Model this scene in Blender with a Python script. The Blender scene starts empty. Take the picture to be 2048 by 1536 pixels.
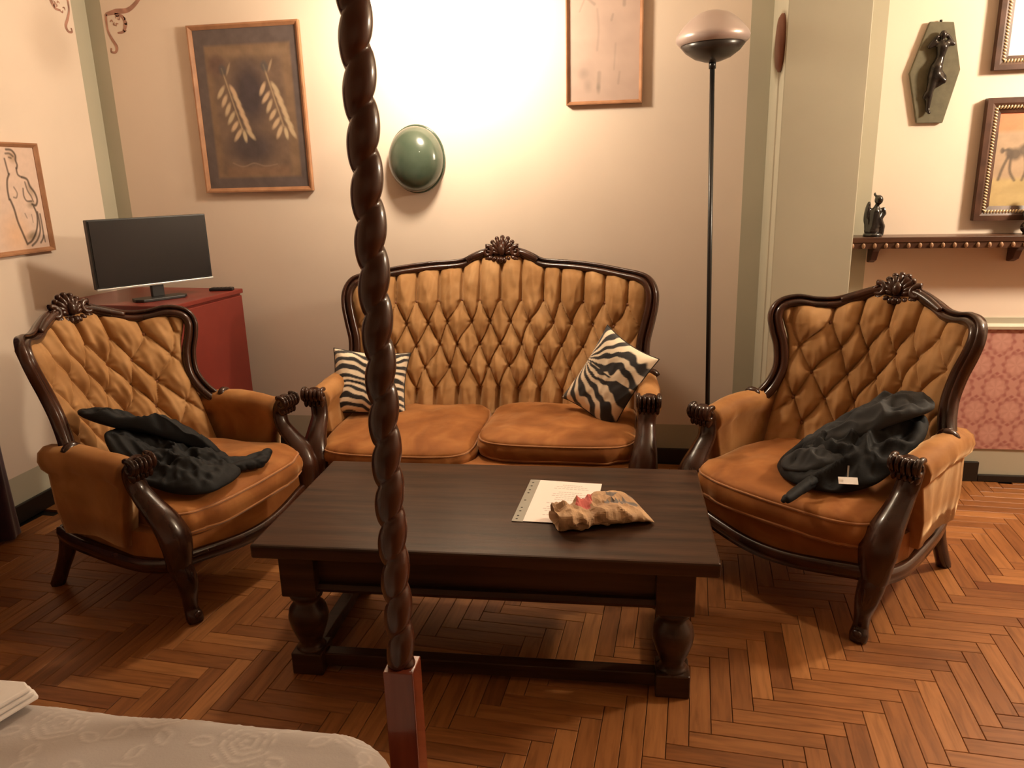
import bpy, bmesh, math, random
import numpy as np
from mathutils import Vector, Matrix

random.seed(7)
rng = np.random.default_rng(11)
S = bpy.context.scene
COL = S.collection
PI = math.pi

# ------------------------------------------------------------------ camera
EYE = 1.5
FPX = 1540.0
PITCH, ROLL, YAW = 15.2, 1.54, 9.5


def camera_axes():
    p, r, w = (math.radians(a) for a in (PITCH, ROLL, YAW))
    fwd = np.array([-math.sin(w), math.cos(w), 0.0])
    right = np.array([math.cos(w), math.sin(w), 0.0])
    up = np.array([0, 0, 1.0])
    fw = fwd * math.cos(p) - up * math.sin(p)
    dn = -(up * math.cos(p) + fwd * math.sin(p))
    return right * math.cos(r) + dn * math.sin(r), -right * math.sin(r) + dn * math.cos(r), fw


CR, CD, CF = camera_axes()
cam = bpy.data.cameras.new('camera')
cam.sensor_fit = 'HORIZONTAL'
cam.sensor_width = 36.0
cam.lens = FPX / 2048.0 * 36.0
cam.clip_start = 0.02
camo = bpy.data.objects.new('camera', cam)
COL.objects.link(camo)
m = Matrix.Identity(4)
for i in range(3):
    m[i][0], m[i][1], m[i][2] = CR[i], -CD[i], -CF[i]
m[0][3], m[1][3], m[2][3] = 0.0, 0.0, EYE
camo.matrix_world = m
S.camera = camo

# ------------------------------------------------------------------ world, light levels, exposure
w = bpy.data.worlds.new('night')
w.use_nodes = True
w.node_tree.nodes['Background'].inputs[0].default_value = (0.02, 0.016, 0.012, 1)
w.node_tree.nodes['Background'].inputs[1].default_value = 1.0
S.world = w
S.view_settings.view_transform = 'Standard'
S.view_settings.look = 'None'
S.view_settings.gamma = 1.0
S.view_settings.use_curve_mapping = False
S.view_settings.exposure = 0.27
LAMP_TINT = (1.0, 0.82, 0.60)
SCONCE_POWER = 192.0       # radiance of the glowing glass globe before the back wall
SIDE_POWER = 310.0          # and of the pendant globe further right in the room
SCONCE_AT = (-0.885, 3.38, 2.20)
PENDANT_AT = (2.5, 2.95, 2.25)

# ------------------------------------------------------------------ mesh helpers


def lin(c):
    return tuple(((x / 255.0) / 12.92 if x / 255.0 <= 0.04045 else ((x / 255.0 + 0.055) / 1.055) ** 2.4) for x in c)


def join(parts):
    V, F, n = [], [], 0
    for v, f in parts:
        v = np.asarray(v, float)
        V.append(v)
        F += [tuple(i + n for i in q) for q in f]
        n += len(v)
    return np.vstack(V), F


def tagged(o, label=None, cat=None, group=None, kind=None):
    if label: o['label'] = label
    if cat: o['category'] = cat
    if group: o['group'] = group
    if kind: o['kind'] = kind
    return o


def mesh_data(name, V, F, mat=None, smooth=True, cols=None, uv=None):
    me = bpy.data.meshes.new(name)
    me.from_pydata([tuple(v) for v in np.asarray(V, float)], [], [tuple(int(i) for i in f) for f in F])
    if smooth:
        me.polygons.foreach_set('use_smooth', [True] * len(me.polygons))
    if cols is not None:
        a = me.color_attributes.new('Col', 'FLOAT_COLOR', 'POINT')
        c = np.ones((len(V), 4), np.float32)
        c[:, :3] = cols
        a.data.foreach_set('color', c.ravel())
    if uv is not None:
        l = me.uv_layers.new(name='UVMap')
        idx = np.zeros(len(me.loops), np.int32)
        me.loops.foreach_get('vertex_index', idx)
        l.data.foreach_set('uv', np.asarray(uv, np.float32)[idx].ravel())
    if mat is not None:
        me.materials.append(mat)
    me.update()
    return me


def obj(name, VF, mat, parent=None, smooth=True, cols=None, uv=None, bevel=0.0, autosmooth=None, fix=True):
    V, F = VF
    me = mesh_data(name, V, F, mat, smooth, cols, uv)
    if fix:
        bm = bmesh.new(); bm.from_mesh(me)
        bmesh.ops.recalc_face_normals(bm, faces=bm.faces)
        bm.to_mesh(me); bm.free()
    o = bpy.data.objects.new(name, me)
    COL.objects.link(o)
    if parent: o.parent = parent
    if bevel:
        b = o.modifiers.new('bevel', 'BEVEL'); b.width = bevel; b.segments = 2; b.limit_method = 'ANGLE'; b.angle_limit = math.radians(35)
        o.data.polygons.foreach_set('use_smooth', [False] * len(o.data.polygons))
    return o


def empty(name, loc=(0, 0, 0), rz=0.0):
    o = bpy.data.objects.new(name, None)
    o.empty_display_size = 0.05
    COL.objects.link(o)
    o.location = loc
    o.rotation_euler = (0, 0, rz)
    return o


def box(x0, x1, y0, y1, z0, z1):
    V = [(x, y, z) for z in (z0, z1) for y in (y0, y1) for x in (x0, x1)]
    F = [(0, 2, 3, 1), (4, 5, 7, 6), (0, 1, 5, 4), (2, 6, 7, 3), (0, 4, 6, 2), (1, 3, 7, 5)]
    return np.array(V, float), F


def prism(poly, z0, z1):
    n = len(poly)
    V = [(x, y, z0) for x, y in poly] + [(x, y, z1) for x, y in poly]
    F = [tuple(range(n))[::-1], tuple(range(n, 2 * n))] + [(i, (i + 1) % n, n + (i + 1) % n, n + i) for i in range(n)]
    return np.array(V, float), F


def xf(VF, loc=(0, 0, 0), rot=(0, 0, 0), sc=(1, 1, 1)):
    V, F = VF
    M = (Matrix.Translation(loc) @ (Matrix.Rotation(rot[2], 4, 'Z') @ Matrix.Rotation(rot[1], 4, 'Y') @ Matrix.Rotation(rot[0], 4, 'X')))
    A = np.array(M)
    V = np.asarray(V, float) * np.asarray(sc, float)
    return V @ A[:3, :3].T + A[:3, 3], F


def ellipsoid(c, r, rot=(0, 0, 0), nu=14, nv=8):
    V, F = [], []
    for j in range(nv + 1):
        t = PI * j / nv
        for i in range(nu):
            a = 2 * PI * i / nu
            V.append((math.sin(t) * math.cos(a) * r[0], math.sin(t) * math.sin(a) * r[1], math.cos(t) * r[2]))
    for j in range(nv):
        for i in range(nu):
            F.append((j * nu + i, j * nu + (i + 1) % nu, (j + 1) * nu + (i + 1) % nu, (j + 1) * nu + i))
    return xf((np.array(V), F), c, rot)


def spline(pts, n, closed=False):
    """Catmull-Rom through pts, n samples."""
    P = np.asarray(pts, float)
    k = len(P)
    if closed:
        idx = lambda i: P[i % k]
        segs = k
    else:
        idx = lambda i: P[min(max(i, 0), k - 1)]
        segs = k - 1
    out = []
    for s in np.linspace(0, segs, n, endpoint=not closed):
        i = min(int(s), segs - 1); t = s - i
        p0, p1, p2, p3 = idx(i - 1), idx(i), idx(i + 1), idx(i + 2)
        out.append(0.5 * ((2 * p1) + (-p0 + p2) * t + (2 * p0 - 5 * p1 + 4 * p2 - p3) * t * t + (-p0 + 3 * p1 - 3 * p2 + p3) * t ** 3))
    return np.array(out)


def sweep(path, prof, up, scale=None, closed=False, caps=True):
    """Sweep a closed 2-D profile (a along the side vector, b along up) over a 3-D path."""
    P = np.asarray(path, float)
    n, k = len(P), len(prof)
    prof = np.asarray(prof, float)
    T = np.zeros_like(P)
    if closed:
        T = np.roll(P, -1, 0) - np.roll(P, 1, 0)
    else:
        T[1:-1] = P[2:] - P[:-2]; T[0] = P[1] - P[0]; T[-1] = P[-1] - P[-2]
    T /= np.linalg.norm(T, axis=1)[:, None] + 1e-12
    U = np.tile(np.asarray(up, float), (n, 1)) if np.ndim(up) == 1 else np.asarray(up, float)
    N = np.cross(T, U); N /= np.linalg.norm(N, axis=1)[:, None] + 1e-12
    B = np.cross(N, T)
    s = np.ones((n, 2)) if scale is None else np.asarray(scale, float)
    if s.ndim == 1: s = np.stack([s, s], 1)
    V = (P[:, None, :] + prof[None, :, 0:1] * s[:, None, 0:1] * N[:, None, :] + prof[None, :, 1:2] * s[:, None, 1:2] * B[:, None, :]).reshape(-1, 3)
    F = []
    for i in range(n if closed else n - 1):
        j = (i + 1) % n
        for q in range(k):
            r = (q + 1) % k
            F.append((i * k + q, i * k + r, j * k + r, j * k + q))
    if caps and not closed:
        F.append(tuple(range(k))[::-1]); F.append(tuple((n - 1) * k + q for q in range(k)))
    return V, F


def circ(r=1.0, k=10, e=1.0):
    return [(r * math.cos(2 * PI * i / k), r * e * math.sin(2 * PI * i / k)) for i in range(k)]


def tube(pts, rad, k=10, up=None, n=None, closed=False):
    P = np.asarray(pts, float)
    R = np.asarray(rad, float) if np.ndim(rad) else np.full(len(P), rad)
    if n:
        R = np.interp(np.linspace(0, len(P) - 1, n), np.arange(len(P)), R)
        P = spline(P, n, closed)
    if up is None:
        d = P[-1] - P[0]
        up = (0, 0, 1) if abs(d[2]) < 0.8 * np.linalg.norm(d) + 1e-9 else (0, 1, 0)
        if closed: up = (0, 0, 1)
    return sweep(P, circ(1, k), up, R, closed)


def lathe(prof, k=24, c=(0, 0, 0)):
    V, F = [], []
    n = len(prof)
    for r, z in prof:
        for i in range(k):
            a = 2 * PI * i / k
            V.append((c[0] + r * math.cos(a), c[1] + r * math.sin(a), c[2] + z))
    for j in range(n - 1):
        for i in range(k):
            F.append((j * k + i, j * k + (i + 1) % k, (j + 1) * k + (i + 1) % k, (j + 1) * k + i))
    F.append(tuple(range(k))[::-1]); F.append(tuple((n - 1) * k + i for i in range(k)))
    return np.array(V), F


def grid(fn, nu, nv):
    """fn(u,v) vectorised over arrays in 0..1 -> x,y,z arrays."""
    u, v = np.meshgrid(np.linspace(0, 1, nu), np.linspace(0, 1, nv))
    x, y, z = fn(u.ravel(), v.ravel())
    V = np.stack([x + 0 * u.ravel(), y + 0 * u.ravel(), z + 0 * u.ravel()], 1)
    F = [(j * nu + i, j * nu + i + 1, (j + 1) * nu + i + 1, (j + 1) * nu + i) for j in range(nv - 1) for i in range(nu - 1)]
    return V, F


def snoise(P, freq, seed, octv=3):
    """cheap smooth pseudo noise, about -1..1"""
    g = np.random.default_rng(seed)
    P = np.asarray(P, float)
    out = np.zeros(len(P)); amp = 1.0; tot = 0
    for o in range(octv):
        for q in range(4):
            d = g.normal(size=P.shape[1]); d /= np.linalg.norm(d)
            out += amp * np.sin(P @ d * freq * 2 * PI * (0.7 + 0.6 * g.random()) + g.random() * 7 + 1.3 * np.sin(P @ g.normal(size=P.shape[1]) * freq * 2 + q))
        tot += amp * 2.2
        freq *= 2.0; amp *= 0.5
    return out / tot


def normals(V, F):
    N = np.zeros_like(V)
    Q = np.array([f if len(f) == 4 else (f[0], f[1], f[2], f[2]) for f in F if len(f) <= 4])
    n = np.cross(V[Q[:, 2]] - V[Q[:, 0]], V[Q[:, 3]] - V[Q[:, 1]])
    t = Q[:, 2] == Q[:, 3]
    n[t] = np.cross(V[Q[t, 1]] - V[Q[t, 0]], V[Q[t, 2]] - V[Q[t, 0]])
    for c in range(4):
        np.add.at(N, Q[:, c], n)
    return N / (np.linalg.norm(N, axis=1)[:, None] + 1e-12)


def organic(parts, voxel, smooth=6, disp=None):
    """union of primitives -> one continuous remeshed surface"""
    V, F = join(parts)
    me = mesh_data('tmp', V, F)
    o = bpy.data.objects.new('tmp', me); COL.objects.link(o)
    r = o.modifiers.new('r', 'REMESH'); r.mode = 'VOXEL'; r.voxel_size = voxel
    if smooth:
        s = o.modifiers.new('s', 'SMOOTH'); s.iterations = smooth; s.factor = 0.5
    dg = bpy.context.evaluated_depsgraph_get()
    e = o.evaluated_get(dg).to_mesh()
    V = np.zeros(len(e.vertices) * 3); e.vertices.foreach_get('co', V); V = V.reshape(-1, 3)
    F = [tuple(p.vertices) for p in e.polygons]
    o.evaluated_get(dg).to_mesh_clear()
    bpy.data.objects.remove(o); bpy.data.meshes.remove(me)
    if disp is not None:
        V = V + normals(V, F) * disp(V)[:, None]
    return V, F


def capsule(a, b, ra, rb, k=12, n=6):
    """tapered limb with round ends"""
    a, b = np.asarray(a, float), np.asarray(b, float)
    d = b - a; L = np.linalg.norm(d) + 1e-9; d /= L
    ts, rs = [], []
    for t in np.linspace(0, PI / 2, n):
        ts.append(-ra * math.cos(t)); rs.append(ra * max(math.sin(t), 0.03))
    for t in np.linspace(0, PI / 2, n):
        ts.append(L + rb * math.sin(t)); rs.append(rb * max(math.cos(t), 0.03))
    P = a + np.array(ts)[:, None] * d
    up = (0, 0, 1) if abs(d[2]) < 0.9 else (0, 1, 0)
    return sweep(P, circ(1, k), up, np.array(rs))


# ------------------------------------------------------------------ materials


def nodes(name):
    mt = bpy.data.materials.new(name); mt.use_nodes = True
    nt = mt.node_tree
    return mt, nt, nt.nodes['Principled BSDF']


def setp(b, **k):
    for n, v in k.items():
        n = n.replace('_', ' ')
        if n in b.inputs: b.inputs[n].default_value = v


def noise_bump(nt, b, scale, strength, dist=0.01, coord='Object', stretch=None, detail=4):
    tc = nt.nodes.new('ShaderNodeTexCoord')
    src = tc.outputs[coord]
    if stretch:
        mp = nt.nodes.new('ShaderNodeMapping'); mp.inputs['Scale'].default_value = stretch
        nt.links.new(src, mp.inputs['Vector']); src = mp.outputs[0]
    nz = nt.nodes.new('ShaderNodeTexNoise'); nz.inputs['Scale'].default_value = scale; nz.inputs['Detail'].default_value = detail
    nt.links.new(src, nz.inputs['Vector'])
    bp = nt.nodes.new('ShaderNodeBump'); bp.inputs['Strength'].default_value = strength; bp.inputs['Distance'].default_value = dist
    nt.links.new(nz.outputs['Fac'], bp.inputs['Height'])
    nt.links.new(bp.outputs[0], b.inputs['Normal'])
    return nz, src


def ramp(nt, fac, stops):
    r = nt.nodes.new('ShaderNodeValToRGB')
    el = r.color_ramp.elements
    while len(el) < len(stops): el.new(0.5)
    for e, (p, c) in zip(el, stops):
        e.position = p; e.color = (*c, 1)
    nt.links.new(fac, r.inputs[0])
    return r


def mix_noise_mat(name, c1, c2, scale, rough=0.6, bump=0.1, bscale=None, stretch=None, coord='Object', lo=0.35, hi=0.65, **kw):
    mt, nt, b = nodes(name)
    nz, src = noise_bump(nt, b, bscale or scale * 4, bump, 0.004, coord, stretch)
    n2 = nt.nodes.new('ShaderNodeTexNoise'); n2.inputs['Scale'].default_value = scale; n2.inputs['Detail'].default_value = 5
    nt.links.new(src, n2.inputs['Vector'])
    r = ramp(nt, n2.outputs['Fac'], [(lo, c1), (hi, c2)])
    nt.links.new(r.outputs[0], b.inputs['Base Color'])
    setp(b, Roughness=rough, **kw)
    return mt


def plain(name, c, rough=0.5, **kw):
    mt, nt, b = nodes(name)
    noise_bump(nt, b, 60, 0.04, 0.002)
    setp(b, Base_Color=(*c, 1), Roughness=rough, **kw)
    return mt


def vcol_mat(name, rough=0.7, bump=0.05, bscale=120, **kw):
    mt, nt, b = nodes(name)
    a = nt.nodes.new('ShaderNodeAttribute'); a.attribute_name = 'Col'
    nt.links.new(a.outputs['Color'], b.inputs['Base Color'])
    noise_bump(nt, b, bscale, bump, 0.002)
    setp(b, Roughness=rough, **kw)
    return mt


def glow_mat(name, tint, power):
    mt, nt, b = nodes(name)
    setp(b, Base_Color=(0.9, 0.88, 0.84, 1), Roughness=0.3, Emission_Color=(*tint, 1), Emission_Strength=power)
    return mt


CREAM = (0.80, 0.67, 0.56)
SAGE = (0.46, 0.43, 0.33)
M = {}
M['wall'] = mix_noise_mat('cream plaster', tuple(x * 0.96 for x in CREAM), CREAM, 2.5, 0.75, 0.06, 45)
M['sage'] = mix_noise_mat('sage border paint', tuple(x * 0.94 for x in SAGE), SAGE, 3, 0.75, 0.06, 45)
M['ceiling'] = mix_noise_mat('ceiling paint', (0.56, 0.48, 0.38), (0.60, 0.52, 0.41), 2, 0.8, 0.04, 40)
M['wood'] = mix_noise_mat('carved walnut', (0.020, 0.0068, 0.004), (0.052, 0.0165, 0.008), 9, 0.24, 0.06, 60, (1, 1, 0.25), Coat_Weight=0.2, Coat_Roughness=0.1, Specular_IOR_Level=0.4)
M['table'] = mix_noise_mat('dark table wood', (0.020, 0.0095, 0.0058), (0.056, 0.025, 0.0135), 6, 0.29, 0.07, 26, (0.35, 5, 5), Specular_IOR_Level=0.32)
M['post'] = mix_noise_mat('red brown turned wood', (0.036, 0.011, 0.006), (0.078, 0.023, 0.011), 8, 0.24, 0.05, 50, (1, 1, 0.2), Coat_Weight=0.2, Coat_Roughness=0.1, Specular_IOR_Level=0.4)
M['block'] = mix_noise_mat('mahogany block', (0.13, 0.025, 0.012), (0.20, 0.045, 0.02), 7, 0.22, 0.03, 40, (4, 4, 0.4), Coat_Weight=0.5, Coat_Roughness=0.08)
M['black_wood'] = plain('black skirting', (0.012, 0.009, 0.007), 0.4)
M['red'] = mix_noise_mat('red lacquer', (0.18, 0.023, 0.016), (0.215, 0.029, 0.019), 5, 0.38, 0.03, 40)
M['tv'] = plain('television plastic', (0.012, 0.012, 0.013), 0.42)
M['screen'] = plain('television screen', (0.010, 0.010, 0.012), 0.25)
M['silver'] = plain('silver bezel', (0.55, 0.54, 0.52), 0.3, Metallic=0.8)
M['black_metal'] = plain('black lamp metal', (0.012, 0.011, 0.011), 0.32)
M['shade_top'] = plain('pearly lamp dome', (0.50, 0.40, 0.37), 0.33, Metallic=0.25)
M['shade_low'] = plain('dark lamp bowl', (0.035, 0.028, 0.024), 0.3)
M['helmet'] = mix_noise_mat('green enamel', (0.050, 0.075, 0.050), (0.075, 0.10, 0.070), 8, 0.22, 0.05, 40, Coat_Weight=0.5, Coat_Roughness=0.12)
M['frame_gold'] = mix_noise_mat('copper brown frame', (0.32, 0.150, 0.075), (0.43, 0.215, 0.110), 14, 0.38, 0.06, 60)
M['frame_dark'] = mix_noise_mat('dark brown frame', (0.05, 0.022, 0.014), (0.10, 0.045, 0.028), 14, 0.35, 0.06, 60)
M['rope'] = plain('gilt rope moulding', (0.62, 0.48, 0.30), 0.35, Metallic=0.4)
M['bronze'] = mix_noise_mat('dark bronze', (0.020, 0.016, 0.014), (0.05, 0.04, 0.034), 20, 0.22, 0.05, 80, Metallic=0.5)
M['olive'] = mix_noise_mat('olive felt board', (0.105, 0.092, 0.056), (0.135, 0.118, 0.072), 30, 0.8, 0.08, 160)
M['ebony'] = plain('glossy black figurine', (0.012, 0.010, 0.010), 0.14, Coat_Weight=0.6)
M['shelf'] = mix_noise_mat('shelf wood', (0.055, 0.024, 0.014), (0.10, 0.045, 0.026), 8, 0.3, 0.05, 50, (0.4, 4, 4))
M['shelf_red'] = plain('dark red bracket', (0.055, 0.014, 0.012), 0.4)
M['plaque'] = plain('brown oval plaque', (0.26, 0.10, 0.06), 0.5)
M['white_trim'] = plain('off white moulding', (0.66, 0.58, 0.46), 0.5)
M['purple'] = mix_noise_mat('purple drape', (0.022, 0.006, 0.018), (0.05, 0.010, 0.028), 10, 0.75, 0.1, 60, Sheen_Weight=0.4)
M['vprint'] = vcol_mat('printed paper', 0.45)
M['vcloth'] = vcol_mat('printed cloth', 0.8, 0.12, 260, Sheen_Weight=0.3)
M['vpaint'] = vcol_mat('painted ornament', 0.75, 0.05, 60)
M['paper'] = plain('white sheet', (0.80, 0.74, 0.70), 0.55)
M['sleeve'] = plain('grey plastic edge', (0.34, 0.33, 0.29), 0.22)
M['hole'] = plain('dark punch hole', (0.02, 0.014, 0.01), 0.6)
M['kraft'] = mix_noise_mat('kraft paper', (0.36, 0.21, 0.11), (0.48, 0.30, 0.16), 12, 0.7, 0.2, 50)
M['kraft_dark'] = plain('grey print on kraft', (0.15, 0.12, 0.105), 0.7)
M['kraft_red'] = plain('red print on kraft', (0.50, 0.10, 0.08), 0.7)
M['linen'] = vcol_mat('lace bedspread', 0.85, 0.15, 220)
M['sheet'] = mix_noise_mat('white bed linen', (0.68, 0.64, 0.62), (0.74, 0.70, 0.68), 6, 0.85, 0.1, 60)
M['brass'] = plain('pale brass', (0.60, 0.46, 0.24), 0.3, Metallic=0.8)
M['bead'] = plain('shelf bead', (0.30, 0.17, 0.10), 0.25)
M['jacket'] = mix_noise_mat('black nylon', (0.0035, 0.0035, 0.0045), (0.006, 0.0065, 0.0075), 9, 0.72, 0.25, 30, Specular_IOR_Level=0.3)
M['jacket_grey'] = mix_noise_mat('charcoal nylon', (0.024, 0.025, 0.028), (0.040, 0.041, 0.044), 7, 0.72, 0.25, 30, Specular_IOR_Level=0.3)
M['zip'] = plain('zip metal', (0.5, 0.47, 0.42), 0.3, Metallic=0.7)
M['glass_lamp'] = glow_mat('glowing globe glass', LAMP_TINT, SCONCE_POWER)
M['glass_side'] = glow_mat('glowing pendant glass', LAMP_TINT, SIDE_POWER)


def velvet(name, ca, cb, cc):
    mt, nt, b = nodes(name)
    nz, src = noise_bump(nt, b, 9, 0.35, 0.012, 'Object', None, 3)
    n2 = nt.nodes.new('ShaderNodeTexNoise'); n2.inputs['Scale'].default_value = 5.5; n2.inputs['Detail'].default_value = 3; n2.inputs['Distortion'].default_value = 0.8
    nt.links.new(src, n2.inputs['Vector'])
    r = ramp(nt, n2.outputs['Fac'], [(0.32, ca), (0.52, cb), (0.70, cc)])
    nt.links.new(r.outputs[0], b.inputs['Base Color'])
    setp(b, Roughness=0.72, Sheen_Weight=0.55, Sheen_Roughness=0.35, Sheen_Tint=(1.0, 0.68, 0.38, 1), Specular_IOR_Level=0.25)
    return mt


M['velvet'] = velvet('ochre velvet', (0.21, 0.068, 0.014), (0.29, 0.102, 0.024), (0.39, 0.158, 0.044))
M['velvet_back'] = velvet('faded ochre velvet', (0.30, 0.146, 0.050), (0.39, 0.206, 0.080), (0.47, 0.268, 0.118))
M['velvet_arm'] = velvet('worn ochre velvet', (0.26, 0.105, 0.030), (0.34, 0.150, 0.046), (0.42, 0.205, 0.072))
M['piping'] = plain('velvet piping', (0.36, 0.135, 0.03), 0.7, Sheen_Weight=0.4)
M['button'] = plain('velvet button', (0.22, 0.075, 0.02), 0.7, Sheen_Weight=0.4)


def parquet():
    mt, nt, b = nodes('oak parquet')
    oi = nt.nodes.new('ShaderNodeObjectInfo')
    at = nt.nodes.new('ShaderNodeAttribute'); at.attribute_name = 'rnd'
    ad = nt.nodes.new('ShaderNodeMath'); ad.operation = 'ADD'
    nt.links.new(oi.outputs['Random'], ad.inputs[0]); nt.links.new(at.outputs['Fac'], ad.inputs[1])
    fr = nt.nodes.new('ShaderNodeMath'); fr.operation = 'FRACT'; nt.links.new(ad.outputs[0], fr.inputs[0])
    uv = nt.nodes.new('ShaderNodeUVMap'); uv.uv_map = 'UVMap'
    sc = nt.nodes.new('ShaderNodeVectorMath'); sc.operation = 'MULTIPLY'; sc.inputs[1].default_value = (6, 60, 1)
    nt.links.new(uv.outputs[0], sc.inputs[0])
    of = nt.nodes.new('ShaderNodeMath'); of.operation = 'MULTIPLY'; of.inputs[1].default_value = 97.0; nt.links.new(fr.outputs[0], of.inputs[0])
    cb = nt.nodes.new('ShaderNodeVectorMath'); cb.operation = 'ADD'
    nt.links.new(sc.outputs[0], cb.inputs[0]); nt.links.new(of.outputs[0], cb.inputs[1])
    nz = nt.nodes.new('ShaderNodeTexNoise'); nz.inputs['Scale'].default_value = 1.0; nz.inputs['Detail'].default_value = 5; nz.inputs['Distortion'].default_value = 0.6
    nt.links.new(cb.outputs[0], nz.inputs['Vector'])
    base = ramp(nt, fr.outputs[0], [(0.0, (0.20, 0.072, 0.021)), (0.3, (0.26, 0.098, 0.029)), (0.65, (0.30, 0.118, 0.036)), (0.9, (0.37, 0.155, 0.050)), (1.0, (0.17, 0.055, 0.017))])
    gr = ramp(nt, nz.outputs['Fac'], [(0.25, (0.62, 0.58, 0.52)), (0.6, (1.05, 1.05, 1.05))])
    mx = nt.nodes.new('ShaderNodeMixRGB'); mx.blend_type = 'MULTIPLY'; mx.inputs[0].default_value = 1
    nt.links.new(base.outputs[0], mx.inputs[1]); nt.links.new(gr.outputs[0], mx.inputs[2])
    nt.links.new(mx.outputs[0], b.inputs['Base Color'])
    bp = nt.nodes.new('ShaderNodeBump'); bp.inputs['Strength'].default_value = 0.12; bp.inputs['Distance'].default_value = 0.002
    nt.links.new(nz.outputs['Fac'], bp.inputs['Height']); nt.links.new(bp.outputs[0], b.inputs['Normal'])
    setp(b, Roughness=0.42, Specular_IOR_Level=0.4)
    return mt


M['parquet'] = parquet()

# ------------------------------------------------------------------ the room
XL, YB, XP0, XP1, YP, YR, XR, YF, ZC = -2.82, 3.92, 0.583, 0.911, 3.55, 3.82, 4.6, -4.4, 2.95


def wall_mesh(name, axis, pos, cells, mats, thick, label):
    """cells: (a0,a1,z0,z1,slot); axis 'x' wall runs along x at y=pos, 'y' wall runs along y at x=pos; thick = signed depth of the slab behind"""
    V, F, S_ = [], [], []
    A0 = min(c[0] for c in cells); A1 = max(c[1] for c in cells); Z0 = min(c[2] for c in cells); Z1 = max(c[3] for c in cells)
    pt = (lambda a, z, d=0: (a, pos + d, z)) if axis == 'x' else (lambda a, z, d=0: (pos + d, a, z))
    for a0, a1, z0, z1, s in cells:
        n = len(V)
        V += [pt(a0, z0), pt(a1, z0), pt(a1, z1), pt(a0, z1)]
        F.append((n, n + 1, n + 2, n + 3)); S_.append(s)
    n = len(V)
    V += [pt(A0, Z0), pt(A1, Z0), pt(A1, Z1), pt(A0, Z1)] + [pt(A0, Z0, thick), pt(A1, Z0, thick), pt(A1, Z1, thick), pt(A0, Z1, thick)]
    for q in ((4, 7, 6, 5), (0, 4, 5, 1), (1, 5, 6, 2), (2, 6, 7, 3), (3, 7, 4, 0)):
        F.append(tuple(n + i for i in q)); S_.append(0)
    o = obj(name, (np.array(V), F), None, smooth=False, fix=False)
    for mm in mats: o.data.materials.append(mm)
    o.data.polygons.foreach_set('material_index', S_)
    return tagged(o, label, 'wall', kind='structure')


BAND0, BAND1 = 0.0, 0.215
SL, SRt = XL + 0.085, 0.486
WM = [M['wall'], M['sage']]
wall_back = wall_mesh('wall_back', 'x', YB, [(XL, SL, 0, ZC, 1), (SRt, XP0 + 0.02, 0, ZC, 1), (SL, SRt, 0, BAND1, 1), (SL, SRt, BAND1, ZC, 0)], WM, 0.1,
                      'cream back wall with sage borders behind the sofa')
wall_left = wall_mesh('wall_left', 'y', XL, [(3.812, YB, 0, ZC, 1), (YF, 3.812, 0, BAND1, 1), (YF, 3.812, BAND1, ZC, 0)], WM, -0.1,
                      'cream side wall with a sage border at the left corner')
wall_alcove = wall_mesh('wall_alcove', 'x', YR, [(XP1 - 0.02, 1.043, 0, ZC, 1), (1.043, XR, 0, 0.165, 1), (1.043, XR, 0.165, ZC, 0)], WM, 0.2,
                        'cream wall right of the pillar with shelf and pictures')
wall_right = wall_mesh('wall_right', 'y', XR, [(YF, YR, 0, ZC, 0)], WM, 0.1, 'cream wall closing the room on the far right')
wall_front = wall_mesh('wall_front', 'x', YF, [(XL, XR, 0, ZC, 0)], WM, -0.1, 'cream wall closing the room opposite the sofa')
pil = obj('wall_pillar', box(XP0, XP1, YP, YB, 0, ZC), M['sage'], smooth=False, bevel=0.004)
tagged(pil, 'sage painted pillar between floor lamp and wall shelf', 'pillar', kind='structure')
tagged(obj('ceiling', box(XL - 0.1, XR + 0.1, YF - 0.1, YB + 0.1, ZC, ZC + 0.1), M['ceiling'], smooth=False), 'plain pale ceiling above the room', 'ceiling', kind='structure')


def skirting(name, x0, x1, y0, y1, h, label, mat=None):
    tagged(obj(name, box(x0, x1, y0, y1, 0, h), mat or M['black_wood'], smooth=False, bevel=0.004), label, 'skirting board', kind='structure')


skirting('baseboard_back', XL + 0.02, XP0, YB - 0.018, YB, 0.085, 'black skirting board along the back wall')
skirting('baseboard_left', XL, XL + 0.018, YF, YB - 0.018, 0.085, 'black skirting board along the left wall')
skirting('baseboard_pillar', XP0 - 0.015, XP1 + 0.015, YP - 0.018, YP, 0.085, 'black skirting board at the foot of the pillar')
skirting('baseboard_alcove', XP1, 1.645, YR - 0.02, YR, 0.10, 'black skirting board under the damask panel')
skirting('baseboard_right', 1.645, XR, YR - 0.02, YR, 0.035, 'low dark skirting strip at the right end of the damask panel')

# herringbone parquet: every board a mesh of its own, the 300 that show largest as objects
PL, PW, PT, GAP = 0.30, 0.06, 0.012, 0.0009
HR = math.radians(-4.0)
NPL = 5


def plank_mesh():
    V, F = box(-PL / 2 + GAP, PL / 2 - GAP, -PW / 2 + GAP, PW / 2 - GAP, -PT, 0.0)
    # chamfered upper edge
    e = 0.0012
    top = [4, 5, 6, 7]
    V2 = V.copy(); V2[top, 2] -= e
    T = V[top].copy(); T[:, 0] -= np.sign(T[:, 0]) * e; T[:, 1] -= np.sign(T[:, 1]) * e
    V = np.vstack([V2, T])
    F = [f for f in F if f != (4, 5, 7, 6)] + [(8, 9, 11, 10), (4, 5, 9, 8), (5, 7, 11, 9), (7, 6, 10, 11), (6, 4, 8, 10)]
    return V, F


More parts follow.
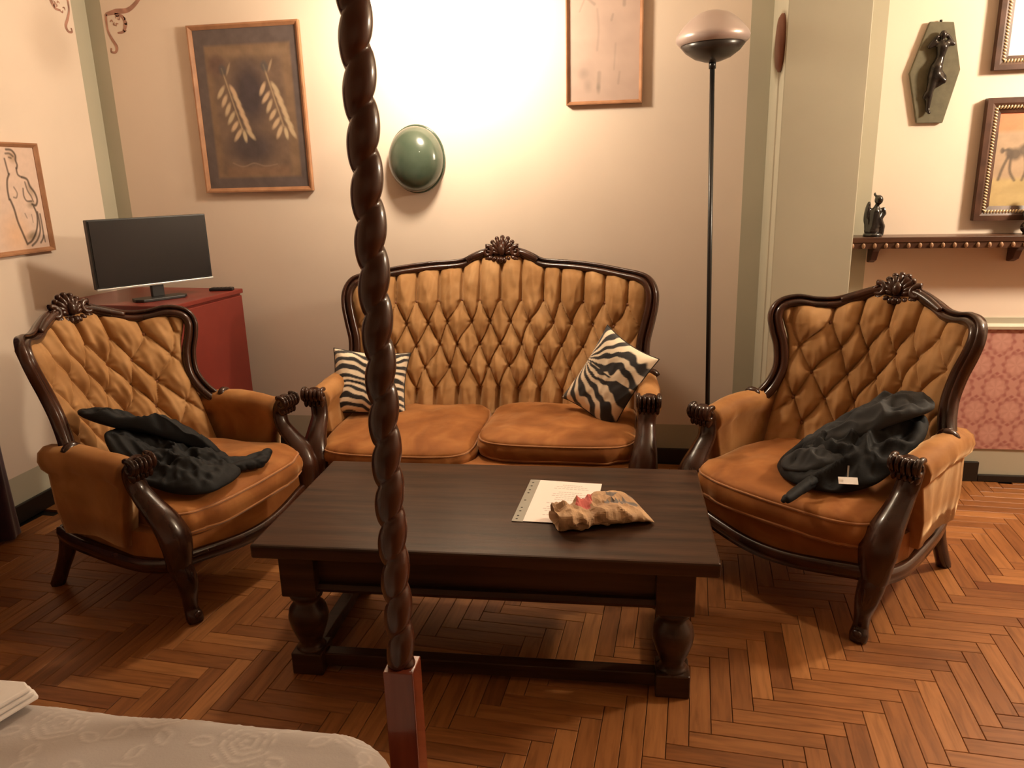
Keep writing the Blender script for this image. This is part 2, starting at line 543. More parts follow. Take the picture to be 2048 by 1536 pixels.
pv, pf = plank_mesh()
puv = pv[:, :2] + (PL / 2, PW / 2)
pme = mesh_data('plank', pv, pf, M['parquet'], smooth=False, uv=puv)
floor = obj('floor', box(XL - 0.05, XR + 0.05, YF - 0.05, YB + 0.05, -0.08, -0.0125), M['black_wood'], smooth=False)
tagged(floor, 'oak herringbone parquet floor', 'floor', kind='structure')


def to_px(P):
    d = np.asarray(P, float) - np.array([0, 0, EYE])
    dep = d @ CF
    if dep < 0.2: return None
    return 1024 + FPX * (d @ CR) / dep, 768 + FPX * (d @ CD) / dep, dep


planks = []
for r in range(-110, 170):
    for mm in range(-16, 20):
        for vert in (0, 1):
            if not vert:
                cx, cy, a = (r + 2 * NPL * mm + NPL / 2) * PW, (r + 0.5) * PW, 0.0
            else:
                c = r
                cx, cy, a = (c + 0.5) * PW, (c - 2 * NPL + 1 + NPL / 2 + 2 * NPL * mm) * PW, PI / 2
            x, y = cx * math.cos(HR) - cy * math.sin(HR), cx * math.sin(HR) + cy * math.cos(HR)
            x += 0.03
            if XL + 0.02 < x < XR - 0.02 and YF + 0.02 < y < YB - 0.02:
                planks.append((x, y, a + HR))


def show(p):
    x, y, a = p
    if x < -0.45 and y < 1.55 + 0.0 * x and y < 1.45: return 0
    if y > 2.98 and -1.4 < x < 0.02: return 0
    if -1.35 < x + 0.35 < -0.2 and y < 0: return 0
    q = to_px((x, y, 0))
    if q is None or not (-15 < q[0] < 2063 and -15 < q[1] < 1551): return 0
    k = (2.0 if y < 1.95 or x > 0.3 else 1.0)
    return k / q[2] ** 3


order = sorted(range(len(planks)), key=lambda i: -show(planks[i]))
near = set(i for i in order[:300] if show(planks[i]) > 0)
rv, rf, ruv, rr = [], [], [], []
for i, (x, y, a) in enumerate(planks):
    dz = -0.0006 * random.random()
    if i in near:
        o = bpy.data.objects.new('plank', pme); COL.objects.link(o)
        o.location = (x, y, dz); o.rotation_euler = (random.uniform(-.002, .002), random.uniform(-.001, .001), a); o.parent = floor
    else:
        v, f = xf((pv, pf), (x, y, dz), (0, 0, a))
        n = len(rv) * len(pv)
        rv.append(v); rf += [tuple(k + n for k in q) for q in f]; ruv.append(puv); rr.append(random.random())
rest = obj('parquet_boards', (np.vstack(rv), rf), M['parquet'], floor, smooth=False, uv=np.vstack(ruv), fix=False)
at = rest.data.attributes.new('rnd', 'FLOAT', 'POINT')
at.data.foreach_set('value', np.repeat(np.array(rr, np.float32), len(pv)))
rest['kind'] = 'stuff'

# ------------------------------------------------------------------ printed / painted surfaces


class Canvas:
    """flat print: colours computed per grid vertex"""

    def __init__(s, nu, nv, asp, base):
        s.nu, s.nv = nu, nv
        u, v = np.meshgrid(np.linspace(0, 1, nu), np.linspace(0, 1, nv))
        s.u, s.v = u.ravel(), v.ravel()
        s.x = s.u * asp; s.y = s.v; s.asp = asp
        s.P = np.stack([s.x, s.y], 1)
        s.c = np.tile(np.array(lin(base)), (nu * nv, 1))

    def mix(s, w, col):
        w = np.clip(w, 0, 1)[:, None]
        s.c = s.c * (1 - w) + np.array(lin(col)) * w

    def mottle(s, f, amp, seed):
        s.c *= (1 + amp * snoise(s.P, f, seed))[:, None]

    def rect(s, u0, u1, v0, v1, col, a=1.0, soft=0.01):
        d = np.minimum(np.minimum(s.u - u0, u1 - s.u), np.minimum(s.v - v0, v1 - s.v))
        s.mix(a * np.clip(d / soft + 0.5, 0, 1), col)

    def ell(s, cu, cv, ru, rv, col, ang=0.0, a=1.0, soft=0.25):
        dx = (s.u - cu) * s.asp; dy = s.v - cv
        c, n = math.cos(ang), math.sin(ang)
        X, Y = dx * c + dy * n, -dx * n + dy * c
        d = np.sqrt((X / (ru * s.asp)) ** 2 + (Y / rv) ** 2)
        s.mix(a * np.clip((1 - d) / soft, 0, 1), col)

    def stroke(s, pts, wd, col, a=1.0, n=40):
        P = spline([(p[0] * s.asp, p[1]) for p in pts], n)
        D = np.full(len(s.u), 9.0)
        for p, q in zip(P[:-1], P[1:]):
            e = q - p; L = e @ e + 1e-12
            t = np.clip(((s.P - p) @ e) / L, 0, 1)
            D = np.minimum(D, np.linalg.norm(s.P - p - t[:, None] * e, axis=1))
        s.mix(a * np.clip(1.5 - D / wd, 0, 1), col)

    def build(s, name, mat, parent, fn):
        V, F = grid(fn, s.nu, s.nv)
        return obj(name, (V, F), mat, parent, smooth=False, cols=s.c, fix=False)

# ------------------------------------------------------------------ carved and tufted seating


def frame_profile():
    """moulded rail: a fat outer bead, a groove and a slim inner bead (a = outward, b = towards the front)"""
    p = [(-0.026, -0.020), (0.026, -0.022), (0.032, -0.006)]
    for t in np.linspace(-0.15, 1.0, 7): p.append((0.013 + 0.019 * math.cos(PI * t), 0.004 + 0.024 * math.sin(PI * t)))
    p.append((-0.008, -0.001))
    for t in np.linspace(0.05, 1.0, 5): p.append((-0.018 + 0.010 * math.cos(PI * t), 0.002 + 0.015 * math.sin(PI * t)))
    return p


def crest_carving(w, h):
    """acanthus shell: radiating lobes, side scrolls and lower leaves, about w wide and h high, facing -y"""
    P = []
    for k in range(-4, 5):
        a = k * 0.33
        L = h * (0.62 - 0.012 * k * k)
        cx, cz = math.sin(a) * L * 0.62, math.cos(a) * L * 0.62
        P.append(ellipsoid((cx, -0.016 + 0.001 * abs(k), cz), (w * 0.055, 0.022, L * 0.46), (0, a, 0), 10, 8))
        P.append(ellipsoid((math.sin(a) * L * 1.0, -0.014, math.cos(a) * L * 1.0), (w * 0.05, 0.016, w * 0.05), nu=8, nv=6))
    P.append(ellipsoid((0, -0.03, h * 0.16), (w * 0.075, 0.020, h * 0.22)))
    for s in (-1, 1):
        sp = [(s * (w * 0.30 + (0.008 + w * 0.085 * (1 - t)) * math.cos(5.2 * t * 1.3 + 1.2)), -0.022 - 0.012 * t, h * 0.10 + (0.008 + w * 0.085 * (1 - t)) * math.sin(5.2 * t * 1.3 + 1.2)) for t in np.linspace(0, 1, 22)]
        P.append(tube(sp, np.linspace(0.013, 0.006, 22), 8, up=(0, 1, 0)))
        for q in range(4):
            a = s * (0.9 + 0.38 * q)
            P.append(ellipsoid((math.sin(a) * w * 0.30, -0.018, h * 0.02 + math.cos(a) * h * 0.30), (w * 0.045, 0.018, h * 0.17), (0, a, 0), 9, 7))
        for q in range(3):
            P.append(ellipsoid((s * w * (0.07 + 0.09 * q), -0.020, -h * (0.20 - 0.03 * q)), (w * 0.05, 0.018, h * 0.13), (0, s * (2.8 - 0.35 * q), 0), 9, 7))
    P.append(ellipsoid((0, -0.026, -h * 0.20), (w * 0.06, 0.018, h * 0.12)))
    P.append(ellipsoid((0, 0.0, h * 0.06), (w * 0.33, 0.018, h * 0.30)))
    return join(P)


def cushion_mesh(wf, wb, y0, y1, z0, z1, dome, seed, bulge=0.02, sag=0.0, nph=128):
    """loose box cushion; returns mesh and its two seam loops"""
    rows = []
    for t in np.linspace(0.02, 0.93, 14): rows.append((t, z1 + dome * (1 - t ** 2.2)))
    for a in np.linspace(0.25, 1.0, 4): rows.append((0.93 + 0.07 * math.sin(a * PI / 2), z1 - 0.018 * (1 - math.cos(a * PI / 2))))
    for t in np.linspace(0.15, 0.85, 5): rows.append((1.0 + 0.03 * math.sin(PI * t), (z1 - 0.018) * (1 - t) + (z0 + 0.018) * t))
    for a in np.linspace(1.0, 0.25, 4): rows.append((0.93 + 0.07 * math.sin(a * PI / 2), z0 + 0.018 * (1 - math.cos(a * PI / 2))))
    for t in np.linspace(0.9, 0.02, 6): rows.append((t, z0))
    V = []
    ph = np.linspace(0, 2 * PI, nph, endpoint=False)
    ex = 2 / 6.0
    ox = np.sign(np.cos(ph)) * np.abs(np.cos(ph)) ** ex
    oy = np.sign(np.sin(ph)) * np.abs(np.sin(ph)) ** ex

    def plan(r, z):
        sx, sy = ox * r, oy * r
        y = (y0 + y1) / 2 + sy * (y1 - y0) / 2
        f = (1 - sy) / 2                       # 1 at the front
        x = sx * (wb + (wf - wb) * f)
        y = y - bulge * f * np.clip(1 - sx * sx, 0, 1)
        return np.stack([x, y, np.full(nph, z) - sag * f ** 3], 1)
    for r, z in rows: V.append(plan(r, z))
    V = np.vstack(V)
    F = []
    for j in range(len(rows) - 1):
        for i in range(nph):
            F.append((j * nph + i, j * nph + (i + 1) % nph, (j + 1) * nph + (i + 1) % nph, (j + 1) * nph + i))
    F.append(tuple(range(nph))[::-1]); F.append(tuple((len(rows) - 1) * nph + i for i in range(nph)))
    N = normals(V, F)
    top = np.clip((V[:, 2] - z0) / (z1 - z0), 0, 1)
    wr = 0.006 * snoise(V * (1, 1, 1.0), 3.2, seed, 2) + 0.004 * snoise(V * (2.2, 0.7, 0.6), 6.0, seed + 1, 2)
    # gathers on the boxing
    side = np.exp(-((V[:, 2] - (z0 + z1) / 2) / (0.35 * (z1 - z0))) ** 2)
    wr = wr + 0.006 * side * snoise(V * (1, 1, 0.12), 11.0, seed + 2, 1)
    V2 = V + N * wr[:, None]
    V2[V[:, 2] <= z0 + 1e-6] = V[V[:, 2] <= z0 + 1e-6]
    k1 = 17; k2 = 23
    return (V2, F), V2[k1 * nph:(k1 + 1) * nph], V2[k2 * nph:(k2 + 1) * nph]


def make_seat(name, p, loc, rz, label, cat, group=None):
    R = empty(name, loc, rz)
    tagged(R, label, cat, group)
    hs, half, y0, lean, wrap, zb = p['hs'], p['path'], p['y0'], p['lean'], p['wrap'], 0.40
    he = max(a for a, b in half)
    yb = lambda x, z: y0 + (z - 0.42) * lean - wrap * (np.asarray(x) / he) ** 2
    fx_ = lambda x: -2 * wrap * np.asarray(x) / he ** 2

    def nrm(x):
        n = np.stack([fx_(x), -np.ones_like(x), np.full_like(x, lean)], -1)
        return n / np.linalg.norm(n, axis=-1)[..., None]
    H = spline(half, 70)                                   # right half, foot of the post to the centre
    k = int(np.argmax(H[:, 0]))
    lowx, lowz = H[:k + 1, 0], H[:k + 1, 1]
    upx, upz = H[k:, 0][::-1], H[k:, 1][::-1]
    zear = H[k, 1]
    pw = p['pw']                                          # distance from rail centre line to the upholstery
    xin = lambda z: np.interp(z, lowz, lowx, left=lowx[np.argmin(lowz)] - 0.02) - pw * 0.5
    ztop = lambda x: np.interp(np.abs(x), upx, upz) - pw * 0.5

    # --- tufted upholstery of the back
    dx, dz, rows, zr0 = p['dx'], p['dz'], p['rows'], p['zr0']
    nu, nv = p['res']
    zlo = zb - 0.03

    def plan(u, v):
        s = 2 * u - 1
        zz = zlo + v * (zear - zlo)
        xw = xin(np.maximum(zz, 0.67))
        t = np.clip((zz - 0.50) / 0.16, 0, 1)
        xw = xw * t + np.minimum(xw, p['inner']) * (1 - t)
        x = s * xw
        z = zlo + v * (ztop(x) - zlo)
        return x, z, s

    def tuft(x, z):
        a = x / dx
        b = np.clip((z - zr0) / dz, 0, rows - 1)
        a = a + 0.06 * np.sin(2.1 * b + 1.7 * a) + 0.05 * np.sin(3.3 * a + b)
        P_, Q_ = a + b / 2, a - b / 2
        sp, sq = np.abs(np.sin(PI * P_)), np.abs(np.sin(PI * Q_))
        fp, fq = P_ - np.floor(P_), Q_ - np.floor(Q_)
        t = (fp - fq + 1) / 2
        h = (sp * sq) ** 0.42 * (1.30 - 0.62 * t)
        rb = np.round(b)
        ka = np.round(P_); kb = np.round(Q_)
        d2 = ((P_ - ka) ** 2 + (Q_ - kb) ** 2)
        ang = np.arctan2(Q_ - kb, P_ - ka)
        wk = np.sin(6 * ang + 2.3 * ka + 4.1 * kb) * np.exp(-d2 / 0.07) * (1 - np.exp(-d2 / 0.004))
        return h, d2, wk

    def back(u, v):
        x, z, s = plan(u, v)
        h, d2, wk = tuft(x, z)
        edge = (1 - np.abs(s) ** 10) * (1 - v ** 14)
        edge = np.clip(edge, 0, 1) ** 0.5
        PP = np.stack([x, z], 1)
        fold = snoise(PP * (1.6, 0.55), 9.0, p['seed'], 2)
        dsp = edge * (0.030 + p['puff'] * h + 0.0095 * fold * np.clip(h, 0.15, 1) + 0.006 * wk) - 0.014 * np.exp(-d2 / 0.006)
        N = nrm(x)
        return x + N[:, 0] * dsp * 0.6, yb(x, z) + N[:, 1] * dsp, z + N[:, 2] * dsp * 0.5
    B = grid(back, nu, nv)
    obj('tufted_back', B, M['velvet_back'], R)
    # buttons at the lattice points
    bt = []
    for r in range(rows):
        z = zr0 + r * dz
        for q in range(-12, 13):
            # invert the small wander of the lattice
            a_t = q + (r % 2) * 0.5
            a = a_t
            for _ in range(6): a = a_t - 0.06 * math.sin(2.1 * r + 1.7 * a) - 0.05 * math.sin(3.3 * a + r)
            x = a * dx
            if abs(x) < float(xin(np.array([max(z, 0.64)]))[0]) - 0.055 and z < float(ztop(np.array([x]))[0]) - 0.05 and (z > 0.6 or abs(x) < p['inner'] - 0.05):
                bt.append(ellipsoid((x + 0.013 * float(nrm(np.array([x]))[0, 0]), float(yb(x, z)) - 0.022, z), (0.0085, 0.006, 0.0085), nu=8, nv=5))
    o = obj('buttons', join(bt), M['button'], R); o['kind'] = 'stuff'

    # --- back of the back
    def rear(u, v):
        x, z, s = plan(u, v)
        return x, yb(x, z) + 0.035 + 0.02 * (1 - s * s) * np.sin(PI * v), z
    obj('back_panel', grid(rear, 24, 24), M['velvet'], R)

    # --- moulded show-wood frame, one continuous rail
    full = np.vstack([H * (1, 1), (H * (-1, 1))[::-1][1:]])
    path = np.stack([full[:, 0], yb(full[:, 0], full[:, 1]) - 0.012, full[:, 1]], 1)
    path = path[::-1]                                        # left foot -> right foot
    tt = np.linspace(-1, 1, len(path))
    sc = p['rail'] * (0.86 + 0.30 * np.abs(tt) ** 0.7)
    up = nrm(path[:, 0])
    obj('carved_frame', sweep(path, frame_profile(), up, sc), M['wood'], R)
    for s in (-1, 1):                                        # little volutes where the rail meets the arm
        b0 = np.array([s * (half[0][0] - 0.012), float(yb(half[0][0], half[0][1])) - 0.03, half[0][1] + 0.022])
        pts = [b0 + np.array([s * (0.006 + 0.030 * (1 - t) * math.cos(4.6 * t)), -0.008 * t, 0.012 + 0.026 * (1 - t) * math.sin(4.6 * t) - 0.01]) for t in np.linspace(0, 1, 14)]
        obj('frame_volute', tube(pts, np.linspace(0.019, 0.012, 14), 9, up=(0, 1, 0)), M['wood'], R)
    zc = half[-1][1]
    cv = xf(crest_carving(*p['crest']), (0, float(yb(0, zc)) - 0.022, zc - 0.022), (-math.atan(lean), 0, 0))
    obj('carved_crest', cv, M['wood'], R)
    # swelling arches of the rail beside the shell
    ar = []
    for s in (-1, 1):
        a = spline([(s * (H[i, 0]), float(yb(H[i, 0], H[i, 1])) - 0.03, H[i, 1] + 0.004) for i in p['arch']], 20)
        obj('crest_arch', sweep(a, circ(1, 10), (0, -1, 0.2), np.stack([0.020 * np.sin(np.linspace(0.35, 2.4, 20)), 0.016 * np.sin(np.linspace(0.4, 2.4, 20))], 1) * p['rail']), M['wood'], R)

    # --- seat base and its wooden rail
    fr, bk, yf, yr = p['hs'] - 0.005, p['inner'] - 0.03, -0.115, y0 + 0.03
    fx = np.linspace(-fr, fr, 41)
    fy = yf - p['serp'] * np.cos(fx / fr * PI / 2) ** 1.2
    plan_pts = [(x, y) for x, y in zip(fx, fy)] + [(fr + 0.012, 0.06), (bk + 0.04, yr * 0.7), (bk, yr - 0.05), (bk * 0.5, yr), (-bk * 0.5, yr), (-bk, yr - 0.05), (-bk - 0.04, yr * 0.7), (-fr - 0.012, 0.06)]
    obj('seat_base', prism(plan_pts, 0.235, 0.345), M['velvet'], R, smooth=False)
    rp = [(0.014, -0.026), (0.018, 0.0), (0.014, 0.022), (-0.012, 0.024), (-0.012, -0.026)]
    drop = p['drop'] * (np.cos(fx / fr * PI) * 0.5 + 0.5) ** 0.8
    fpath = np.stack([fx, fy - 0.004, 0.235 - drop + 0.012], 1)
    obj('front_rail', sweep(fpath, rp, (0, 0, 1), np.full(41, 1.0)), M['wood'], R)
    for s in (-1, 1):
        sp = spline([(s * fr, yf + 0.01, 0.238), (s * (fr + 0.016), 0.05, 0.226), (s * (bk + 0.055), yr * 0.75, 0.232), (s * (bk + 0.02), yr + 0.005, 0.24)], 20)
        obj('side_rail', sweep(sp, [(q[0] * s, q[1]) for q in rp], (0, 0, 1)), M['wood'], R)

    # --- arms
    for s in (-1, 1):
        prof = [(-0.030, -0.30), (0.026, -0.30), (0.034, -0.20), (0.030, -0.075), (0.050, -0.05), (0.056, -0.02), (0.046, 0.010), (0.020, 0.026), (-0.010, 0.026), (-0.036, 0.012), (-0.046, -0.015), (-0.040, -0.045), (-0.024, -0.07), (-0.030, -0.18)]
        n = 26
        ta = np.linspace(0, 1, n)
        ay = 0.015 + ta * (p['armend'] - 0.015)
        ax = s * (hs + 0.008 - (hs - p['armback']) * ta ** 1.5)
        az = 0.585 + 0.020 * np.sin(ta * PI) + p.get('armrise', 0.0) * ta
        pth = np.stack([ax, ay, az], 1)
        A = sweep(pth, [(q[0] * s, q[1]) for q in prof][::s], (0, 0, 1))
        V, F = A
        wv = 0.005 * snoise(V * (0.3, 1.0, 0.25), 9, p['seed'] + 5 + s, 2)
        V[:, 0] += s * wv
        low = V[:, 2] < 0.42
        V[low, 2] = np.maximum(V[low, 2], 0.24)
        obj('arm_upholstery', (V, F), M['velvet_arm'], R)
        # front post of the arm: scroll, neck and swelling tongue down to the seat rail
        x = s * hs
        pts = [(x + s * 0.014, -0.034, 0.612), (x + s * 0.012, -0.010, 0.588), (x + s * 0.008, 0.000, 0.548), (x + s * 0.002, -0.014, 0.498), (x, -0.056, 0.448), (x - s * 0.004, -0.104, 0.395), (x - s * 0.010, -0.130, 0.335), (x - s * 0.014, -0.128, 0.275), (x - s * 0.016, -0.118, 0.225)]
        rx = [0.040, 0.042, 0.038, 0.037, 0.043, 0.053, 0.060, 0.052, 0.042]
        ry = [0.026, 0.026, 0.023, 0.026, 0.033, 0.039, 0.042, 0.040, 0.038]
        q = 40
        PP = spline(pts, q)
        SC = np.stack([np.interp(np.linspace(0, 8, q), range(9), rx), np.interp(np.linspace(0, 8, q), range(9), ry)], 1)
        cp = []
        for i in range(16):                                # section with two grooves on the front face
            a = 2 * PI * i / 16
            g = 1.0 - (0.13 if i in (6, 10) else 0.0)
            cp.append((math.cos(a) * g, math.sin(a) * g))
        post = obj('arm_post', sweep(PP, cp, (0, 1, 0.0), SC), M['wood'], R)
        # knuckle scroll with carved leaves
        sc_ = []
        for side in (-1, 1):
            pts2 = [(x + s * 0.010 + side * 0.042, -0.040 + (0.030 * (1 - 0.75 * t)) * math.cos(6.5 * t + 1.0), 0.600 + (0.030 * (1 - 0.75 * t)) * math.sin(6.5 * t + 1.0)) for t in np.linspace(0, 1, 18)]
            sc_.append(tube(pts2, np.linspace(0.010, 0.006, 18), 8, up=(1, 0, 0)))
        for i in range(5):
            xx = x + s * 0.010 - 0.036 + 0.018 * i
            sc_.append(ellipsoid((xx, -0.052, 0.603 + 0.003 * math.sin(i * 2)), (0.0112, 0.027, 0.032), (0.35, 0, 0), 9, 7))
            sc_.append(ellipsoid((xx, -0.036, 0.572), (0.0105, 0.018, 0.026), (-0.35, 0, 0), 8, 6))
        sc_.append(ellipsoid((x + s * 0.010, -0.034, 0.600), (0.044, 0.027, 0.028)))
        obj('arm_scroll', join(sc_), M['wood'], R)
        # front cabriole leg
        xl = s * (hs - 0.05)
        lp = [(x - s * 0.016, -0.112, 0.255), (x - s * 0.020, -0.128, 0.205), (x - s * 0.026, -0.136, 0.155), (x - s * 0.040, -0.120, 0.095), (x - s * 0.046, -0.112, 0.050), (x - s * 0.044, -0.124, 0.020), (x - s * 0.042, -0.132, 0.0)]
        lr = [0.038, 0.041, 0.036, 0.027, 0.024, 0.030, 0.027]
        leg = obj('leg', tube(lp, lr, 14, up=(0, 1, 0), n=30), M['wood'], R)
        kn = [ellipsoid((x - s * 0.022 + 0.014 * i, -0.163 + 0.005 * abs(i), 0.178 - 0.006 * abs(i)), (0.0085, 0.012, 0.036 - 0.005 * abs(i)), (0, 0.25 * i, 0), 8, 7) for i in (-1, 0, 1)]
        obj('toe_carving', ellipsoid((x - s * 0.043, -0.146, 0.030), (0.018, 0.012, 0.016), nu=10, nv=6), M['wood'], leg)
        obj('knee_carving', join(kn), M['wood'], leg)
        # raked back leg
        bl = [(s * (bk + 0.005), yr - 0.02, 0.255), (s * (bk + 0.008), yr + 0.005, 0.16), (s * (bk + 0.012), yr + 0.045, 0.08), (s * (bk + 0.015), yr + 0.09, 0.0)]
        obj('leg', tube(bl, [0.034, 0.030, 0.026, 0.027], 10, up=(0, 1, 0), n=16), M['wood'], R)
    # middle legs of a long piece
    # --- loose cushions
    for (cx, wf, wb, z0, z1, sag, seed, dy) in p['cush']:
        (V, F), l1, l2 = cushion_mesh(wf, wb, p['cy'][0] + dy, p['cy'][1], z0, z1, 0.025, seed, p['serp'] * 0.7, sag)
        c = obj('seat_cushion', (V + (cx, 0, 0), F), M['velvet'], R)
        for l in (l1, l2):
            obj('piping', tube(l + (cx, 0, 0), 0.0045, 6, up=(0, 0, 1), closed=True), M['piping'], c)
    return R


CHAIR = dict(hs=0.375, path=[(.372, .585), (.352, .615), (.335, .66), (.328, .72), (.342, .80), (.366, .87), (.378, .925), (.366, .964), (.325, .978), (.27, .968), (.21, .970), (.15, .992), (.09, 1.016), (.04, 1.026), (0, 1.028)],
             y0=0.47, lean=0.36, wrap=0.22, armend=0.42, pw=0.018, dx=0.112, dz=0.098, rows=5, zr0=0.50, res=(200, 170), inner=0.325, puff=0.046, seed=3,
             rail=0.86, crest=(0.245, 0.130), arch=(66, 63, 60, 57, 54, 51), serp=0.05, drop=0.035, armback=0.352, cy=(-0.150, 0.40), cush=[(0, 0.362, 0.275, 0.330, 0.440, 0.018, 21, 0.0)])
SOFA = dict(hs=0.705, path=[(.728, .585), (.705, .62), (.692, .68), (.694, .75), (.712, .83), (.728, .91), (.728, .97), (.705, 1.015), (.665, 1.032), (.60, 1.042), (.48, 1.060), (.35, 1.072), (.25, 1.076), (.19, 1.084), (.145, 1.106), (.095, 1.126), (.045, 1.136), (0, 1.138)],
            y0=0.53, lean=0.30, wrap=0.20, armend=0.47, pw=0.018, dx=0.103, dz=0.104, rows=5, zr0=0.49, res=(360, 170), inner=0.655, puff=0.042, seed=8,
            rail=0.86, crest=(0.235, 0.140), arch=(65, 62, 60, 58, 56, 54), serp=0.03, drop=0.03, armback=0.685, cy=(-0.115, 0.47),
            cush=[(-0.345, 0.345, 0.325, 0.335, 0.425, 0.03, 31, -0.03), (0.335, 0.335, 0.325, 0.340, 0.440, 0.0, 41, 0.02)])
make_seat('armchair', CHAIR, (-1.580, 2.556, 0), math.radians(77), 'ochre velvet armchair beside the red cabinet, a black jacket on it', 'armchair', 'carved velvet seating')
make_seat('armchair', CHAIR, (0.565, 2.674, 0), math.radians(-41), 'ochre velvet armchair in front of the pillar, a grey jacket on it', 'armchair', 'carved velvet seating')
make_seat('sofa', SOFA, (-0.664, 3.065, 0), 0.0, 'ochre velvet two-seat sofa with carved dark frame against the back wall', 'sofa', 'carved velvet seating')

# ------------------------------------------------------------------ lamps
def pendant(at, rad, glass, label):
    t = empty('pendant_lamp', (at[0], at[1], ZC))
    tagged(t, label, 'pendant lamp')
    dz = at[2] - ZC
    obj('ceiling_rose', lathe([(0.001, -0.03), (0.03, -0.03), (0.06, -0.001), (0.001, -0.001)], 20), M['white_trim'], t)
    obj('cord', tube([(0, 0, -0.02), (0, 0, dz + rad)], 0.004, 8, up=(0, 1, 0)), M['white_trim'], t)
    obj('glass_globe', ellipsoid((0, 0, dz), (rad, rad, rad), nu=24, nv=14), glass, t)
    obj('holder', lathe([(0.001, dz + rad * 0.94), (0.032, dz + rad * 0.94), (0.026, dz + rad * 1.25), (0.001, dz + rad * 1.28)], 16), M['white_trim'], t)


pendant(SCONCE_AT, 0.09, M['glass_lamp'], 'glowing globe pendant in front of the back wall, above the green helmet')
pendant(PENDANT_AT, 0.12, M['glass_side'], 'glowing globe pendant at the right end of the room, beyond the shelf')

t = empty('floor_lamp', (0.348, 3.62, 0))
tagged(t, 'black floor lamp with mushroom shaped pearly head beside the pillar', 'floor lamp')
t.rotation_euler = (0, -0.026, 0)
obj('base', lathe([(0.001, 0), (0.135, 0), (0.135, 0.012), (0.12, 0.022), (0.02, 0.03), (0.001, 0.03)], 32), M['black_metal'], t)
obj('pole', lathe([(0.0105, 0.02), (0.0105, 1.93), (0.0001, 1.93)], 14), M['black_metal'], t)
obj('lower_bowl', lathe([(0.001, 1.940), (0.03, 1.942), (0.075, 1.957), (0.112, 1.982), (0.134, 2.008), (0.128, 2.012), (0.001, 2.012)], 40), M['shade_low'], t)
obj('dome', lathe([(0.001, 2.010), (0.138, 2.012), (0.150, 2.024), (0.154, 2.040), (0.148, 2.055), (0.128, 2.080), (0.100, 2.108), (0.068, 2.130), (0.03, 2.142), (0.001, 2.144)], 40), M['shade_top'], t)
obj('collar', lathe([(0.001, 1.915), (0.015, 1.915), (0.015, 1.945), (0.001, 1.945)], 14), M['black_metal'], t)

# ------------------------------------------------------------------ coffee table
TX0, TX1, TY0, TY1 = -1.125, 0.228, 1.925, 2.620
t = empty('coffee_table', ((TX0 + TX1) / 2, (TY0 + TY1) / 2, 0), math.radians(1.4))
tagged(t, 'low dark wooden coffee table with turned legs in front of the sofa', 'table')
hw, hd = (TX1 - TX0) / 2, (TY1 - TY0) / 2
obj('table_top', box(-hw, hw, -hd, hd, 0.425, 0.47), M['table'], t, smooth=False, bevel=0.007)
lx, ly = hw - 0.115, hd - 0.10
for s in (-1, 1):
    obj('apron', box(-lx, lx, s * ly - 0.016, s * ly + 0.016, 0.305, 0.425), M['table'], t, smooth=False, bevel=0.003)
    obj('end_apron', box(s * lx - 0.016, s * lx + 0.016, -ly, ly, 0.305, 0.425), M['table'], t, smooth=False, bevel=0.003)
mp = [(0.010, -0.012), (0.016, 0.0), (0.006, 0.012), (-0.012, 0.012), (-0.012, -0.012)]
for s in (-1, 1):
    obj('apron_moulding', sweep([(-lx - 0.05, s * (ly + 0.026), 0.300), (lx + 0.05, s * (ly + 0.026), 0.300)], [(q[0] * -s, q[1]) for q in mp][::-s], (0, 0, 1)), M['table'], t, smooth=False)
legp = [(0.030, 0.000), (0.046, 0.000), (0.046, 0.0), (0.050, 0.062), (0.040, 0.070), (0.034, 0.085), (0.046, 0.115), (0.058, 0.150), (0.062, 0.178), (0.056, 0.205), (0.040, 0.225), (0.036, 0.236), (0.050, 0.244), (0.054, 0.256), (0.048, 0.268), (0.03, 0.27)]
for sx in (-1, 1):
    for sy in (-1, 1):
        c = (sx * lx, sy * ly)
        leg = obj('leg', xf(lathe([(r, z) for r, z in legp if z >= 0.055], 20), (c[0], c[1], 0.01)), M['table'], t)
        obj('foot_block', box(c[0] - 0.050, c[0] + 0.050, c[1] - 0.050, c[1] + 0.050, 0.0, 0.075), M['table'], leg, smooth=False, bevel=0.005)
        obj('corner_block', box(c[0] - 0.055, c[0] + 0.055, c[1] - 0.055, c[1] + 0.055, 0.275, 0.425), M['table'], leg, smooth=False, bevel=0.004)
for sy in (-1, 1):
    obj('stretcher', box(-lx + 0.045, lx - 0.045, sy * ly - 0.022, sy * ly + 0.022, 0.018, 0.062), M['table'], t, smooth=False, bevel=0.004)
for sx in (-1, 1):
    obj('stretcher', box(sx * lx - 0.022, sx * lx + 0.022, -ly + 0.045, ly - 0.045, 0.018, 0.062), M['table'], t, smooth=False, bevel=0.004)

